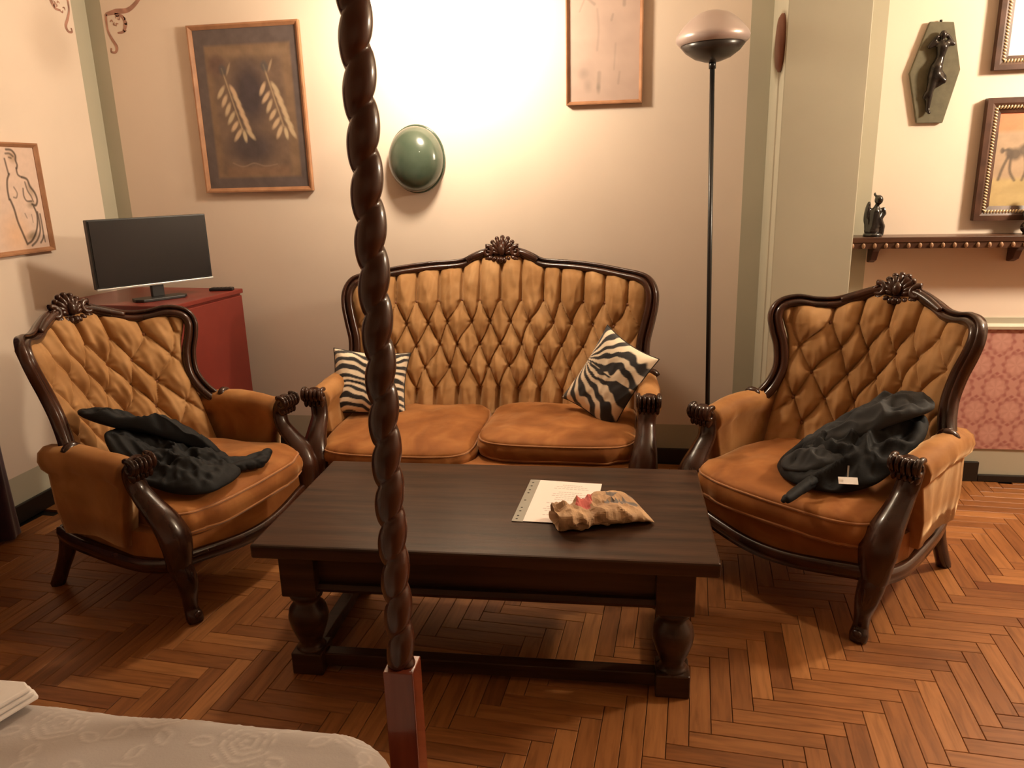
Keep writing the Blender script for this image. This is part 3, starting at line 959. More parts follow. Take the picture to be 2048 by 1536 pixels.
# sheet of paper in a punched plastic sleeve
t = empty('document_sheet', (-0.242, 2.307, 0.4704), math.radians(-2.5))
tagged(t, 'printed white sheet in a punched plastic sleeve on the coffee table', 'document')
cv = Canvas(110, 150, 0.72, (240, 226, 220))
for i in range(17):
    v = 0.90 - i * 0.046
    h = 0.16 + 0.12 * abs(math.sin(i * 2.3))
    cu = 0.55 if i < 9 else 0.50
    if i in (3, 9): continue
    n = 9
    for q in range(n):
        u0 = cu - h + 2 * h * q / n
        cv.rect(u0, u0 + 2 * h / n * 0.78, v - 0.006, v + 0.006, (150, 138, 136), 0.75, 0.006)
cv.build('page', M['vprint'], t, lambda u, v: (-0.088 + u * 0.213, -0.165 + v * 0.330, 0.0022 + 0.0012 * np.sin(3 * u + 2 * v)))
obj('plastic_sleeve', box(-0.123, -0.088, -0.168, 0.168, 0.0, 0.0022), M['sleeve'], t, smooth=False)
hs_ = []
for v in (-0.150, -0.128, -0.092, -0.066, -0.008, 0.052, 0.078, 0.112, 0.142):
    hs_.append(lathe([(0.001, 0), (0.0038, 0), (0.0038, 0.0004), (0.001, 0.0004)], 8, (-0.110, v, 0.0022)))
obj('punch_holes', join(hs_), M['hole'], t)['kind'] = 'stuff'

# crumpled paper bag
t = empty('paper_bag', (-0.09, 2.20, 0.470))
tagged(t, 'crumpled brown paper bag lying on the white sheet', 'paper bag')


def bag_mesh():
    n, k = 54, 44
    g = np.random.default_rng(5)
    tt = np.linspace(0, 1, n)
    ax = spline([(-0.150, -0.070, 0.030), (-0.105, -0.068, 0.034), (-0.04, -0.030, 0.036), (0.03, 0.02, 0.030), (0.08, 0.055, 0.020), (0.105, 0.078, 0.006)], n)
    wd = np.interp(tt, [0, .15, .3, .5, .75, 1], [0.046, 0.058, 0.056, 0.074, 0.100, 0.116])
    hh = np.interp(tt, [0, .15, .4, .7, .92, 1], [0.030, 0.036, 0.036, 0.030, 0.012, 0.004])
    side = np.array([0.40, -0.917, 0])
    V = []
    for i in range(n):
        for q in range(k):
            a = 2 * PI * q / k
            ca, sa = math.cos(a), math.sin(a)
            ca = math.copysign(abs(ca) ** 0.8, ca)
            V.append(ax[i] + side * ca * wd[i] + np.array([0, 0, 1]) * sa * hh[i] * (1.0 if sa > 0 else 0.85))
    V = np.array(V)
    am = np.repeat(np.interp(tt, [0, .35, .8, 1], [1.4, 1.1, 0.6, 0.15]), k)
    rid = lambda f, sd: 1 - 2 * np.abs(snoise(V * (1, 1, 0.6), f, sd, 1))
    N0 = V - np.repeat(ax, k, 0); N0[:, 2] *= 1.6
    N0 /= np.linalg.norm(N0, axis=1)[:, None] + 1e-9
    V = V + N0 * (am * (0.0075 * rid(7, 3) + 0.0050 * rid(13, 8) + 0.0022 * rid(26, 9)))[:, None]
    V[:, 2] = np.maximum(V[:, 2], 0.003)
    F = []
    for i in range(n - 1):
        for q in range(k):
            a, b, c, e = i * k + q, i * k + (q + 1) % k, (i + 1) * k + (q + 1) % k, (i + 1) * k + q
            F += [(a, b, c), (a, c, e)] if (i + q) % 2 else [(a, b, e), (b, c, e)]
    # mouth folded inwards, flat closed base
    n0 = len(V)
    V = np.vstack([V, V[:k] * 0.55 + (ax[0] + np.array([0.03, 0.015, 0])) * 0.45, [ax[0] + np.array([0.05, 0.02, 0])], [ax[-1]]])
    for q in range(k):
        F.append((q, n0 + q, n0 + (q + 1) % k)); F.append((q, n0 + (q + 1) % k, (q + 1) % k))
        F.append((n0 + q, n0 + k, n0 + (q + 1) % k))
        F.append(((n - 1) * k + q, (n - 1) * k + (q + 1) % k, n0 + k + 1))
    return V, F


bv, bf = bag_mesh()
b = obj('kraft_bag', (bv, bf), M['kraft'], t, smooth=False)
b.data.materials.append(M['kraft_dark']); b.data.materials.append(M['kraft_red'])
mi = []
for pl in b.data.polygons:
    c = pl.center
    s_ = 0
    if c[2] > 0.03 and c[0] > 0.0:
        q = (c[0] * 0.5 - c[1] * 0.86)
        if abs(q + 0.035) < 0.012 or abs(q - 0.02) < 0.013: s_ = 1
    if c[2] > 0.045 and -0.085 < c[0] < -0.04 and c[1] > -0.06: s_ = 2
    mi.append(s_)
b.data.polygons.foreach_set('material_index', mi)

# ------------------------------------------------------------------ red cabinet, television, remote
t = empty('red_cabinet', (-2.43, 3.55, 0), math.radians(-6))
tagged(t, 'glossy dark red cabinet in the left corner under the television', 'cabinet')
obj('body', box(-0.33, 0.33, -0.30, 0.26, 0.04, 0.935), M['red'], t, smooth=False, bevel=0.004)
obj('top_panel', box(-0.34, 0.345, -0.31, 0.265, 0.935, 0.958), M['red'], t, smooth=False, bevel=0.004)
obj('plinth', box(-0.31, 0.31, -0.28, 0.25, 0.0, 0.04), M['black_wood'], t, smooth=False)
obj('door', box(0.331, 0.345, -0.29, 0.25, 0.06, 0.925), M['red'], t, smooth=False, bevel=0.003)
tva = math.atan2(0.46, 0.317)
t = empty('television', (-2.302, 3.42, 0.958), tva)
tagged(t, 'small black flat screen television standing on the red cabinet', 'television')
obj('housing', box(-0.278, 0.278, 0.004, 0.045, 0.074, 0.393), M['tv'], t, smooth=False, bevel=0.004)
obj('screen', box(-0.270, 0.270, 0.000, 0.004, 0.088, 0.386), M['screen'], t, smooth=False)
obj('bezel', box(-0.279, 0.279, -0.002, 0.010, 0.070, 0.080), M['silver'], t, smooth=False, bevel=0.002)
obj('neck', box(-0.03, 0.03, 0.012, 0.036, 0.012, 0.08), M['tv'], t, smooth=False, bevel=0.004)
obj('foot', prism([(-0.115, 0.05), (-0.125, -0.02), (-0.10, -0.055), (0.10, -0.055), (0.125, -0.02), (0.115, 0.05)], 0.0, 0.014), M['tv'], t, smooth=False, bevel=0.003)
t = empty('remote_control', (-2.135, 3.70, 0.958), math.radians(12))
tagged(t, 'dark remote control on the far edge of the red cabinet', 'remote control')
obj('case', box(-0.06, 0.06, -0.020, 0.020, 0.0, 0.016), M['tv'], t, smooth=False, bevel=0.005)
obj('keys', join([box(-0.045 + 0.02 * i, -0.033 + 0.02 * i, -0.012 + 0.014 * j, -0.003 + 0.014 * j, 0.015, 0.018) for i in range(5) for j in range(2)]), M['shade_low'], t, smooth=False)['kind'] = 'stuff'

# ------------------------------------------------------------------ helmet, plaque on the pillar
t = empty('wall_helmet', (-1.108, YB - 0.005, 1.588))
tagged(t, 'dark green domed helmet hanging on the wall below the light', 'helmet')


def dome(u, v):
    a = u * 2 * PI; r = np.sin(v * PI / 2 * 1.0)
    e = 0.14 * r; f = 0.16 * r
    d = 0.125 * np.cos(v * PI / 2) ** 0.75
    return e * np.cos(a), -d - 0.004, f * np.sin(a) - 0.012 * np.cos(v * PI / 2)


obj('shell', grid(dome, 49, 20), M['helmet'], t)
obj('rim', tube([(0.141 * math.cos(a), -0.006, 0.161 * math.sin(a)) for a in np.linspace(0, 2 * PI, 48, endpoint=False)], 0.006, 8, up=(0, 1, 0), closed=True), M['helmet'], t)
for x, z in ((-0.045, 0.0), (0.045, 0.03)):
    obj('rivet', ellipsoid((x, -0.116, z), (0.006, 0.005, 0.006), nu=8, nv=5), M['silver'], t)

t = empty('oval_plaque', (XP0, 3.640, 2.005))
tagged(t, 'brown oval plaque fixed to the left side of the pillar', 'plaque')
obj('disc', xf(lathe([(0.001, 0), (1.0, 0), (1.0, 0.010), (0.86, 0.020), (0.001, 0.022)], 36), (0, 0, 0), (0, -PI / 2, 0), (0.115, 0.075, 1)), M['plaque'], t)

# ------------------------------------------------------------------ pictures


def frame_bars(w, h, bw, depth, mat, parent, name='frame_bar', prof=None):
    """four mitred bars in the x-z plane, front towards -y, centred on the origin"""
    prof = prof or [(0, 0), (0, depth), (bw * 0.35, depth * 1.0), (bw * 0.6, depth * 0.82), (bw, depth * 0.55), (bw, 0)]
    cs = [(-w / 2, -h / 2), (w / 2, -h / 2), (w / 2, h / 2), (-w / 2, h / 2)]
    for i in range(4):
        a, b = np.array(cs[i]), np.array(cs[(i + 1) % 4])
        d = (b - a) / np.linalg.norm(b - a); n = np.array([-d[1], d[0]])
        V = []
        for e, sg in ((a, 1), (b, -1)):
            for q, dep in prof:
                pt = e + n * q + d * sg * q
                V.append((pt[0], -dep, pt[1]))
        k = len(prof)
        F = [(q, (q + 1) % k, k + (q + 1) % k, k + q) for q in range(k)] + [tuple(range(k)), tuple(range(k, 2 * k))[::-1]]
        obj(name, (np.array(V), F), mat, parent, smooth=False)


def picture(name, loc, rz, w, h, bw, depth, canvas, mat, label, inner=None, rope=False):
    t = empty(name, loc, rz)
    tagged(t, label, 'picture')
    frame_bars(w, h, bw, depth, mat, t)
    obj('backing', box(-w / 2 + bw * 0.5, w / 2 - bw * 0.5, -depth * 0.25, -0.001, -h / 2 + bw * 0.5, h / 2 - bw * 0.5), M['black_wood'], t, smooth=False)
    iw, ih = w - 2 * bw + 0.004, h - 2 * bw + 0.004
    canvas.build('artwork', M['vprint'], t, lambda u, v: ((u - 0.5) * iw, np.full_like(u, -depth * 0.40), (v - 0.5) * ih))
    if rope:
        R_ = []
        rw, rh = w / 2 - bw * 0.62, h / 2 - bw * 0.62
        for (x0, z0, x1, z1) in ((-rw, -rh, rw, -rh), (rw, -rh, rw, rh), (rw, rh, -rw, rh), (-rw, rh, -rw, -rh)):
            L = math.hypot(x1 - x0, z1 - z0); n = int(L / 0.0125)
            an = math.atan2(z1 - z0, x1 - x0)
            for i in range(n):
                q = (i + 0.5) / n
                R_.append(ellipsoid((x0 + (x1 - x0) * q, -depth * 0.86, z0 + (z1 - z0) * q), (0.0046, 0.006, 0.0095), (0, -an + 0.5, 0), 7, 5))
        obj('rope_moulding', join(R_), M['rope'], t)['kind'] = 'stuff'
    return t


# leaf garlands
A = 0.57 / 0.80
cv = Canvas(150, 210, A, (98, 86, 84))
cv.rect(0.10, 0.93, 0.07, 0.90, (128, 104, 84), 1, 0.02)
cv.rect(0.16, 0.84, 0.10, 0.82, (114, 94, 82), 0.8, 0.05)
cv.rect(0.13, 0.90, 0.83, 0.87, (142, 118, 96), 0.5, 0.03)
cv.ell(0.50, 0.60, 0.22, 0.27, (68, 60, 66), 0, 0.9, 0.6)
cv.ell(0.46, 0.26, 0.30, 0.14, (72, 64, 68), 0, 0.85, 0.6)
cv.ell(0.20, 0.78, 0.12, 0.10, (100, 76, 70), 0, 0.7, 0.6)
cv.rect(0.20, 0.82, 0.08, 0.14, (134, 104, 84), 0.6, 0.03)
cv.mottle(6, 0.12, 4)
cv.mottle(16, 0.06, 5)
gl = np.random.default_rng(23)
for cx, top in ((0.27, 0.68), (0.68, 0.69)):
    cv.stroke([(cx - 0.02, top + 0.08), (cx + 0.01, top), (cx + 0.06, top - 0.14), (cx + 0.12, top - 0.30)], 0.005, (178, 154, 124), 0.7)
    for i in range(6):
        q = i / 5
        bx, by = cx + 0.125 * q, top - 0.02 - 0.27 * q
        for s in (-1, 1):
            an = s * (0.45 + 0.25 * gl.random())
            ln = 0.050 + 0.012 * gl.random()
            cv.ell(bx + s * 0.062 + 0.012, by - 0.045, 0.026, ln, (200 + int(12 * gl.random()), 178, 146), an, 0.85, 0.5)
    cv.ell(cx + 0.14, top - 0.345, 0.024, 0.05, (206, 184, 150), 0.15, 0.85, 0.5)
    cv.ell(cx - 0.01, top + 0.07, 0.045, 0.045, (84, 82, 84), 0.3, 0.7, 0.5)
    cv.ell(cx + 0.045, top + 0.075, 0.014, 0.05, (176, 152, 126), -0.4, 0.7, 0.5)
cv.stroke([(0.26, 0.165), (0.36, 0.14), (0.47, 0.16), (0.58, 0.14), (0.70, 0.15)], 0.004, (150, 128, 112), 0.6)
picture('picture_frame', (-1.966, YB - 0.004, 1.856), 0, 0.595, 0.815, 0.022, 0.026, cv, M['frame_gold'], 'framed dark painting of pale leaf garlands left of the glowing light')

# sketch of a standing figure
A = 0.33 / 0.63
cv = Canvas(90, 170, A, (188, 164, 152))
cv.mottle(4, 0.05, 9)
gs = (138, 126, 116)
cv.ell(0.60, 0.52, 0.20, 0.16, (170, 148, 138), 0, 0.5, 0.9)
cv.ell(0.25, 0.20, 0.16, 0.12, (166, 146, 136), 0, 0.5, 0.9)
for pts, wd, a in (([(0.52, 0.36 + 0.53), (0.55, 0.94), (0.63, 0.97), (0.71, 0.94), (0.74, 0.88), (0.70, 0.83)], 0.014, 0.55), ([(0.57, 0.92), (0.63, 0.945), (0.69, 0.91)], 0.013, 0.5), ([(0.66, 0.86), (0.62, 0.83), (0.56, 0.83)], 0.010, 0.5),
                   ([(0.18, 0.80), (0.19, 0.745)], 0.010, 0.5), ([(0.18, 0.765), (0.26, 0.72), (0.36, 0.675)], 0.010, 0.5), ([(0.22, 0.71), (0.15, 0.63)], 0.006, 0.35),
                   ([(0.78, 0.75), (0.775, 0.66)], 0.012, 0.5), ([(0.40, 0.64), (0.42, 0.50), (0.40, 0.36)], 0.008, 0.28), ([(0.62, 0.60), (0.60, 0.56)], 0.008, 0.4), ([(0.43, 0.20), (0.42, 0.10)], 0.014, 0.45),
                   ([(0.66, 0.40), (0.64, 0.22)], 0.007, 0.25), ([(0.72, 0.20), (0.70, 0.12)], 0.008, 0.3)):
    cv.stroke(pts, wd, gs, a)
cv.ell(0.42, 0.09, 0.04, 0.05, gs, 0, 0.6, 0.7)
cv.ell(0.20, 0.20, 0.10, 0.05, gs, 0.4, 0.45, 0.9)
cv.ell(0.27, 0.11, 0.08, 0.06, gs, 0, 0.4, 0.9)
picture('picture_frame', (-0.174, YB - 0.004, 2.140), 0, 0.357, 0.655, 0.016, 0.026, cv, M['frame_gold'], 'framed pale pencil sketch of a figure left of the floor lamp')

# ink drawing of a standing figure with drapery on the left wall
A = 0.36 / 0.47
cv = Canvas(150, 190, A, (222, 196, 180))
cv.ell(0.45, 0.15, 0.30, 0.28, (232, 184, 140), 0, 0.6, 0.9)
ink, olv = (56, 40, 30), (110, 92, 50)
cv.ell(0.62, 0.90, 0.10, 0.075, (150, 116, 76), 0, 0.55, 0.7)
cv.ell(0.83, 0.58, 0.07, 0.10, olv, 0.5, 0.45, 0.8)
cv.ell(0.80, 0.44, 0.10, 0.05, olv, 0.2, 0.5, 0.8)
cv.ell(0.72, 0.13, 0.14, 0.06, olv, 0.35, 0.6, 0.7)
gi = np.random.default_rng(31)
for pts, wd, a in (([(0.58, 0.97), (0.66, 0.97), (0.71, 0.92), (0.70, 0.87), (0.71, 0.83), (0.69, 0.79)], 0.011, 0.85), ([(0.56, 0.93), (0.62, 0.94), (0.67, 0.91)], 0.010, 0.7), ([(0.60, 0.90), (0.64, 0.89)], 0.008, 0.7), ([(0.69, 0.80), (0.70, 0.74), (0.76, 0.71)], 0.010, 0.8),
                   ([(0.52, 0.88), (0.54, 0.80), (0.55, 0.74)], 0.010, 0.8), ([(0.55, 0.74), (0.50, 0.68), (0.47, 0.60), (0.49, 0.50)], 0.011, 0.85), ([(0.76, 0.71), (0.84, 0.69), (0.88, 0.62), (0.93, 0.55), (0.96, 0.48), (0.92, 0.43), (0.86, 0.44)], 0.012, 0.85),
                   ([(0.80, 0.66), (0.82, 0.58), (0.86, 0.52), (0.88, 0.47)], 0.009, 0.7), ([(0.74, 0.60), (0.73, 0.52), (0.77, 0.47), (0.84, 0.47)], 0.009, 0.75), ([(0.60, 0.62), (0.63, 0.55), (0.60, 0.51), (0.56, 0.52)], 0.008, 0.6),
                   ([(0.49, 0.50), (0.53, 0.40), (0.55, 0.28), (0.60, 0.16), (0.64, 0.06)], 0.012, 0.85), ([(0.88, 0.42), (0.90, 0.34), (0.88, 0.24), (0.82, 0.15), (0.74, 0.09), (0.66, 0.06)], 0.011, 0.85),
                   ([(0.92, 0.36), (0.93, 0.26), (0.90, 0.16), (0.82, 0.08), (0.72, 0.035)], 0.011, 0.8), ([(0.96, 0.34), (0.965, 0.22), (0.94, 0.12), (0.88, 0.05)], 0.010, 0.8), ([(0.97, 0.12), (0.965, 0.06)], 0.009, 0.7), ([(0.70, 0.36), (0.71, 0.30)], 0.007, 0.5), ([(0.80, 0.34), (0.81, 0.26)], 0.006, 0.45)):
    j = [(p[0] - 0.04 + 0.006 * gi.normal(), p[1] + 0.004 * gi.normal()) for p in pts]
    cv.stroke(j, wd, ink, a)
cv.mottle(9, 0.04, 12)
picture('picture_frame', (XL + 0.004, 3.189, 1.452), PI / 2, 0.385, 0.495, 0.020, 0.024, cv, M['frame_gold'], 'framed ink drawing of a draped figure on the left wall')

# horse picture and the one above it, right wall
A = 0.62 / 0.44
cv = Canvas(140, 110, A, (172, 146, 120))
cv.rect(-0.1, 1.1, 0.80, 1.1, (226, 130, 92), 1, 0.05)
cv.rect(-0.1, 1.1, -0.1, 0.30, (182, 158, 112), 1, 0.05)
cv.ell(0.5, 0.75, 0.5, 0.12, (150, 124, 100), 0, 0.6, 0.8)
cv.mottle(6, 0.07, 14)
dk = (88, 76, 66)
hx = lambda q: 0.02 + (q - 0.06) * 0.42
cv.ell(hx(0.34), 0.56, 0.055, 0.085, dk, 0.2, 0.9, 0.5)
cv.ell(hx(0.48), 0.60, 0.050, 0.085, dk, 0.3, 0.85, 0.5)
cv.ell(hx(0.25), 0.57, 0.035, 0.075, dk, 0.2, 0.9, 0.5)
for pts, wd in (([(0.52, 0.64), (0.60, 0.76), (0.68, 0.84), (0.76, 0.78)], 0.034), ([(0.24, 0.54), (0.17, 0.42), (0.12, 0.29)], 0.014), ([(0.28, 0.52), (0.29, 0.38), (0.38, 0.28)], 0.014), ([(0.50, 0.54), (0.54, 0.40), (0.50, 0.28)], 0.013), ([(0.56, 0.56), (0.66, 0.46), (0.64, 0.33)], 0.012)):
    cv.stroke([(hx(p[0]), p[1]) for p in pts], wd, dk, 0.85)
cv.ell(hx(0.13), 0.60, 0.018, 0.040, dk, 0, 0.85, 0.4)
cv.stroke([(hx(0.15), 0.60), (hx(0.22), 0.61)], 0.014, dk, 0.8)
cv.ell(hx(0.58), 0.74, 0.03, 0.08, (224, 168, 84), 0, 0.8, 0.4)
cv.ell(0.20, 0.22, 0.10, 0.10, (150, 128, 84), 0, 0.5, 0.9)
picture('picture_frame', (1.830, YR - 0.004, 1.506), 0, 0.720, 0.515, 0.062, 0.034, cv, M['frame_dark'], 'dark rope-edged frame with a horse painting above the shelf', rope=True)
cv = Canvas(60, 60, 1.1, (248, 240, 226))
cv.ell(0.6, 0.6, 0.2, 0.2, (226, 210, 190), 0, 0.6, 0.8)
picture('picture_frame', (1.830, YR - 0.004, 2.135), 0, 0.710, 0.520, 0.056, 0.034, cv, M['frame_dark'], 'dark rope-edged frame with a pale print, topmost at the right edge', rope=True)

# hexagonal board with a bronze figure in relief
t = empty('relief_plaque', (1.247, YR - 0.003, 1.876))
tagged(t, 'olive hexagonal board with a dark bronze dancing figure in relief', 'plaque')
hexa = [(-0.040, 0.206), (0.056, 0.200), (0.103, 0.010), (0.056, -0.206), (-0.051, -0.204), (-0.101, 0.002)]
V, F = prism([(x, z) for x, z in hexa], 0, 0.016)
obj('board', (np.stack([V[:, 0], -V[:, 2], V[:, 1]], 1), F), M['olive'], t, smooth=False, bevel=0.003)
obj('hook', lathe([(0.001, 0), (0.006, 0), (0.006, 0.008), (0.001, 0.01)], 10, (0.006, -0.008, 0.203)), M['bronze'], t)
fg = [ellipsoid((0.012, -0.036, 0.150), (0.014, 0.014, 0.018)),
      capsule((0.010, -0.032, 0.128), (0.014, -0.034, 0.100), 0.010, 0.024), capsule((0.014, -0.034, 0.100), (0.012, -0.030, 0.060), 0.024, 0.016), capsule((0.012, -0.030, 0.060), (0.000, -0.032, 0.020), 0.017, 0.024),
      capsule((0.000, -0.032, 0.020), (-0.006, -0.030, -0.020), 0.026, 0.026), capsule((-0.008, -0.032, -0.015), (-0.016, -0.030, -0.080), 0.022, 0.015), capsule((-0.016, -0.030, -0.080), (-0.016, -0.026, -0.150), 0.015, 0.009),
      capsule((0.004, -0.036, -0.012), (0.030, -0.040, -0.034), 0.020, 0.015), capsule((0.030, -0.040, -0.034), (0.004, -0.032, -0.055), 0.014, 0.010), capsule((-0.016, -0.026, -0.150), (-0.010, -0.034, -0.164), 0.010, 0.007),
      capsule((-0.012, -0.032, 0.118), (-0.036, -0.030, 0.105), 0.011, 0.010), capsule((-0.036, -0.030, 0.105), (-0.010, -0.036, 0.142), 0.009, 0.008), capsule((0.034, -0.032, 0.118), (0.058, -0.030, 0.112), 0.011, 0.010), capsule((0.058, -0.030, 0.112), (0.030, -0.034, 0.146), 0.009, 0.008),
      capsule((-0.026, -0.028, -0.085), (-0.032, -0.026, -0.098), 0.012, 0.010), capsule((0.010, -0.042, 0.01), (0.040, -0.036, -0.020), 0.008, 0.006)]
obj('bronze_figure', organic(fg, 0.0042, 3), M['bronze'], t)

# ------------------------------------------------------------------ wall shelf with figurines
t = empty('wall_shelf', (XP1, YR, 1.190))
tagged(t, 'dark wooden wall shelf with beaded edge right of the pillar', 'shelf')
SX = 1.45
obj('board', box(0.001, SX, -0.150, 0.0, -0.024, 0.0), M['shelf'], t, smooth=False, bevel=0.003)
obj('bead_rail', box(0.001, SX, -0.146, -0.134, -0.050, -0.024), M['shelf'], t, smooth=False)
bme = None
for i in range(30):
    if bme is None:
        o = obj('bead', ellipsoid((0, 0, 0), (0.0085, 0.008, 0.012), nu=10, nv=7), M['bead'], t); bme = o.data
    else:
        o = bpy.data.objects.new('bead', bme); COL.objects.link(o); o.parent = t
    o.location = (0.03 + 0.047 * i, -0.150, -0.037)
for bx in (0.150, 0.745, 1.30):
    V, F = prism([(0, 0), (-0.125, 0), (-0.120, -0.025), (-0.085, -0.045), (-0.06, -0.085), (-0.02, -0.10), (0, -0.10)], -0.014, 0.014)
    obj('bracket', (np.stack([V[:, 2] + bx, V[:, 0], V[:, 1] - 0.024], 1), F), M['shelf_red'], t, smooth=False, bevel=0.003)


def figurine(name, loc, rz, parts, label, vox=0.0042):
    t = empty(name, loc, rz)
    tagged(t, label, 'figurine')
    obj('carved_body', organic(parts, vox, 3), M['ebony'], t)
    obj('base_block', lathe([(0.001, 0), (0.040, 0), (0.040, 0.010), (0.034, 0.016), (0.001, 0.016)], 20), M['ebony'], t)
    return t


fp = [ellipsoid((0.012, -0.006, 0.160), (0.019, 0.020, 0.022)), ellipsoid((-0.004, 0.004, 0.184), (0.006, 0.006, 0.010)), capsule((0.008, 0, 0.138), (0.004, 0, 0.105), 0.009, 0.022), capsule((0.004, 0, 0.105), (0.002, 0.004, 0.045), 0.024, 0.032),
      ellipsoid((-0.004, 0, 0.025), (0.034, 0.030, 0.030)), ellipsoid((-0.030, 0.006, 0.105), (0.012, 0.018, 0.052), (0, 0.12, 0)), ellipsoid((-0.024, 0.006, 0.055), (0.014, 0.022, 0.050)),
      capsule((0.020, 0, 0.112), (0.036, -0.004, 0.122), 0.008, 0.008), capsule((0.036, -0.004, 0.122), (0.041, -0.008, 0.100), 0.008, 0.008), capsule((0.041, -0.008, 0.100), (0.030, -0.014, 0.084), 0.008, 0.007),
      capsule((0.020, -0.010, 0.075), (0.034, -0.012, 0.045), 0.014, 0.013), capsule((0.034, -0.012, 0.045), (0.030, -0.010, 0.012), 0.013, 0.014)]
figurine('angel_figurine', (1.038, YR - 0.088, 1.190), 0, fp, 'glossy black winged figurine at the pillar end of the shelf')
fq = [ellipsoid((0.0, -0.004, 0.178), (0.020, 0.020, 0.024)), capsule((0, 0, 0.155), (0, 0, 0.115), 0.010, 0.030), capsule((0, 0, 0.115), (0, 0, 0.05), 0.030, 0.040), ellipsoid((0, 0, 0.03), (0.056, 0.040, 0.034)),
      capsule((-0.028, 0, 0.128), (-0.046, -0.006, 0.085), 0.011, 0.011), capsule((-0.046, -0.006, 0.085), (-0.030, -0.026, 0.060), 0.011, 0.010), capsule((0.028, 0, 0.128), (0.046, -0.006, 0.085), 0.011, 0.011), capsule((0.046, -0.006, 0.085), (0.030, -0.026, 0.060), 0.011, 0.010)]
figurine('seated_figurine', (1.700, YR - 0.085, 1.190), 0, fq, 'glossy black seated figurine in front of the horse picture')

# ------------------------------------------------------------------ damask panel under the shelf (part of the wall's dado)
PX0, PX1, PZ0, PZ1 = 1.10, 2.75, 0.165, 0.755
nu_, nv_ = 560, 200
cv = Canvas(nu_, nv_, (PX1 - PX0) / (PZ1 - PZ0), (184, 132, 118))
X_ = PX0 + cv.u * (PX1 - PX0); Z_ = PZ0 + cv.v * (PZ1 - PZ0)
cw, chh = 0.152, 0.225
Wd = np.zeros(len(X_)); Wl = np.zeros(len(X_))
for off in (0.0, 0.5):
    a = (X_ / cw + off) % 1 - 0.5; b_ = ((Z_ - 0.02) / chh + off) % 1 - 0.5
    x, z = a * cw, b_ * chh
    r = np.sqrt(x ** 2 + (z * 0.92) ** 2); th = np.arctan2(z, x)
    rim_ = 0.052 + 0.003 * np.cos(10 * th)
    wgt = 0.0065 + 0.002 * np.cos(10 * th + 1.2)
    Wd = np.maximum(Wd, np.clip(1.6 - np.abs(r - rim_) / wgt, 0, 1) * (0.72 + 0.28 * np.cos(10 * th)) * (1 - 0.75 * np.exp(-((np.abs(th + PI / 2)) / 0.25) ** 2)))
    for zz, s_ in ((0.070, 1), (-0.068, -1)):
        d = np.abs(x) / 0.016 + np.abs(z - zz) / 0.012
        Wd = np.maximum(Wd, np.clip(2.0 * (1 - d), 0, 1))
    Wl = np.maximum(Wl, np.clip((0.040 - r) / 0.006, 0, 1) * (0.5 + 0.5 * np.cos(6 * th)) * 0.8)
cv.mix(Wl * 0.5, (208, 156, 142))
cv.mix(Wd * 0.8, (148, 78, 72))
cv.mottle(10, 0.03, 3)
dam = cv.build('damask_panel', M['vcloth'], None, lambda u, v: (PX0 + u * (PX1 - PX0), np.full_like(u, YR - 0.006), PZ0 + v * (PZ1 - PZ0)))
tagged(dam, 'pink damask wall panel with dark red medallions behind the armchair', 'wall panel', kind='structure')
dam.name = 'trim_damask_panel'
tagged(obj('trim_1', sweep([(PX0, YR - 0.004, PZ1 + 0.012), (PX1, YR - 0.004, PZ1 + 0.012)], [(0.014, -0.014), (0.018, 0.0), (0.012, 0.012), (0.0, 0.014), (-0.004, 0.014), (-0.004, -0.014)], (0, 0, 1)), M['white_trim'], smooth=False), 'white moulding along the top of the damask panel', 'moulding', kind='structure')
tagged(obj('trim_2', box(PX0, PX1, YR - 0.008, YR, PZ1 + 0.026, PZ1 + 0.052), M['sage'], smooth=False), 'sage painted band above the damask panel', 'moulding', kind='structure')

# ------------------------------------------------------------------ painted scrolls at the top of the walls


def ribbon(pts, wd, n=40):
    P = spline(pts, n)
    T = np.gradient(P, axis=0); T /= np.linalg.norm(T, axis=1)[:, None] + 1e-9
    N = np.stack([-T[:, 1], T[:, 0]], 1)
    wv = np.interp(np.linspace(0, 1, n), np.linspace(0, 1, len(wd)), wd)[:, None] / 2
    V = np.vstack([P + N * wv, P - N * wv])
    F = [(i, i + 1, n + i + 1, n + i) for i in range(n - 1)]
    return V, F


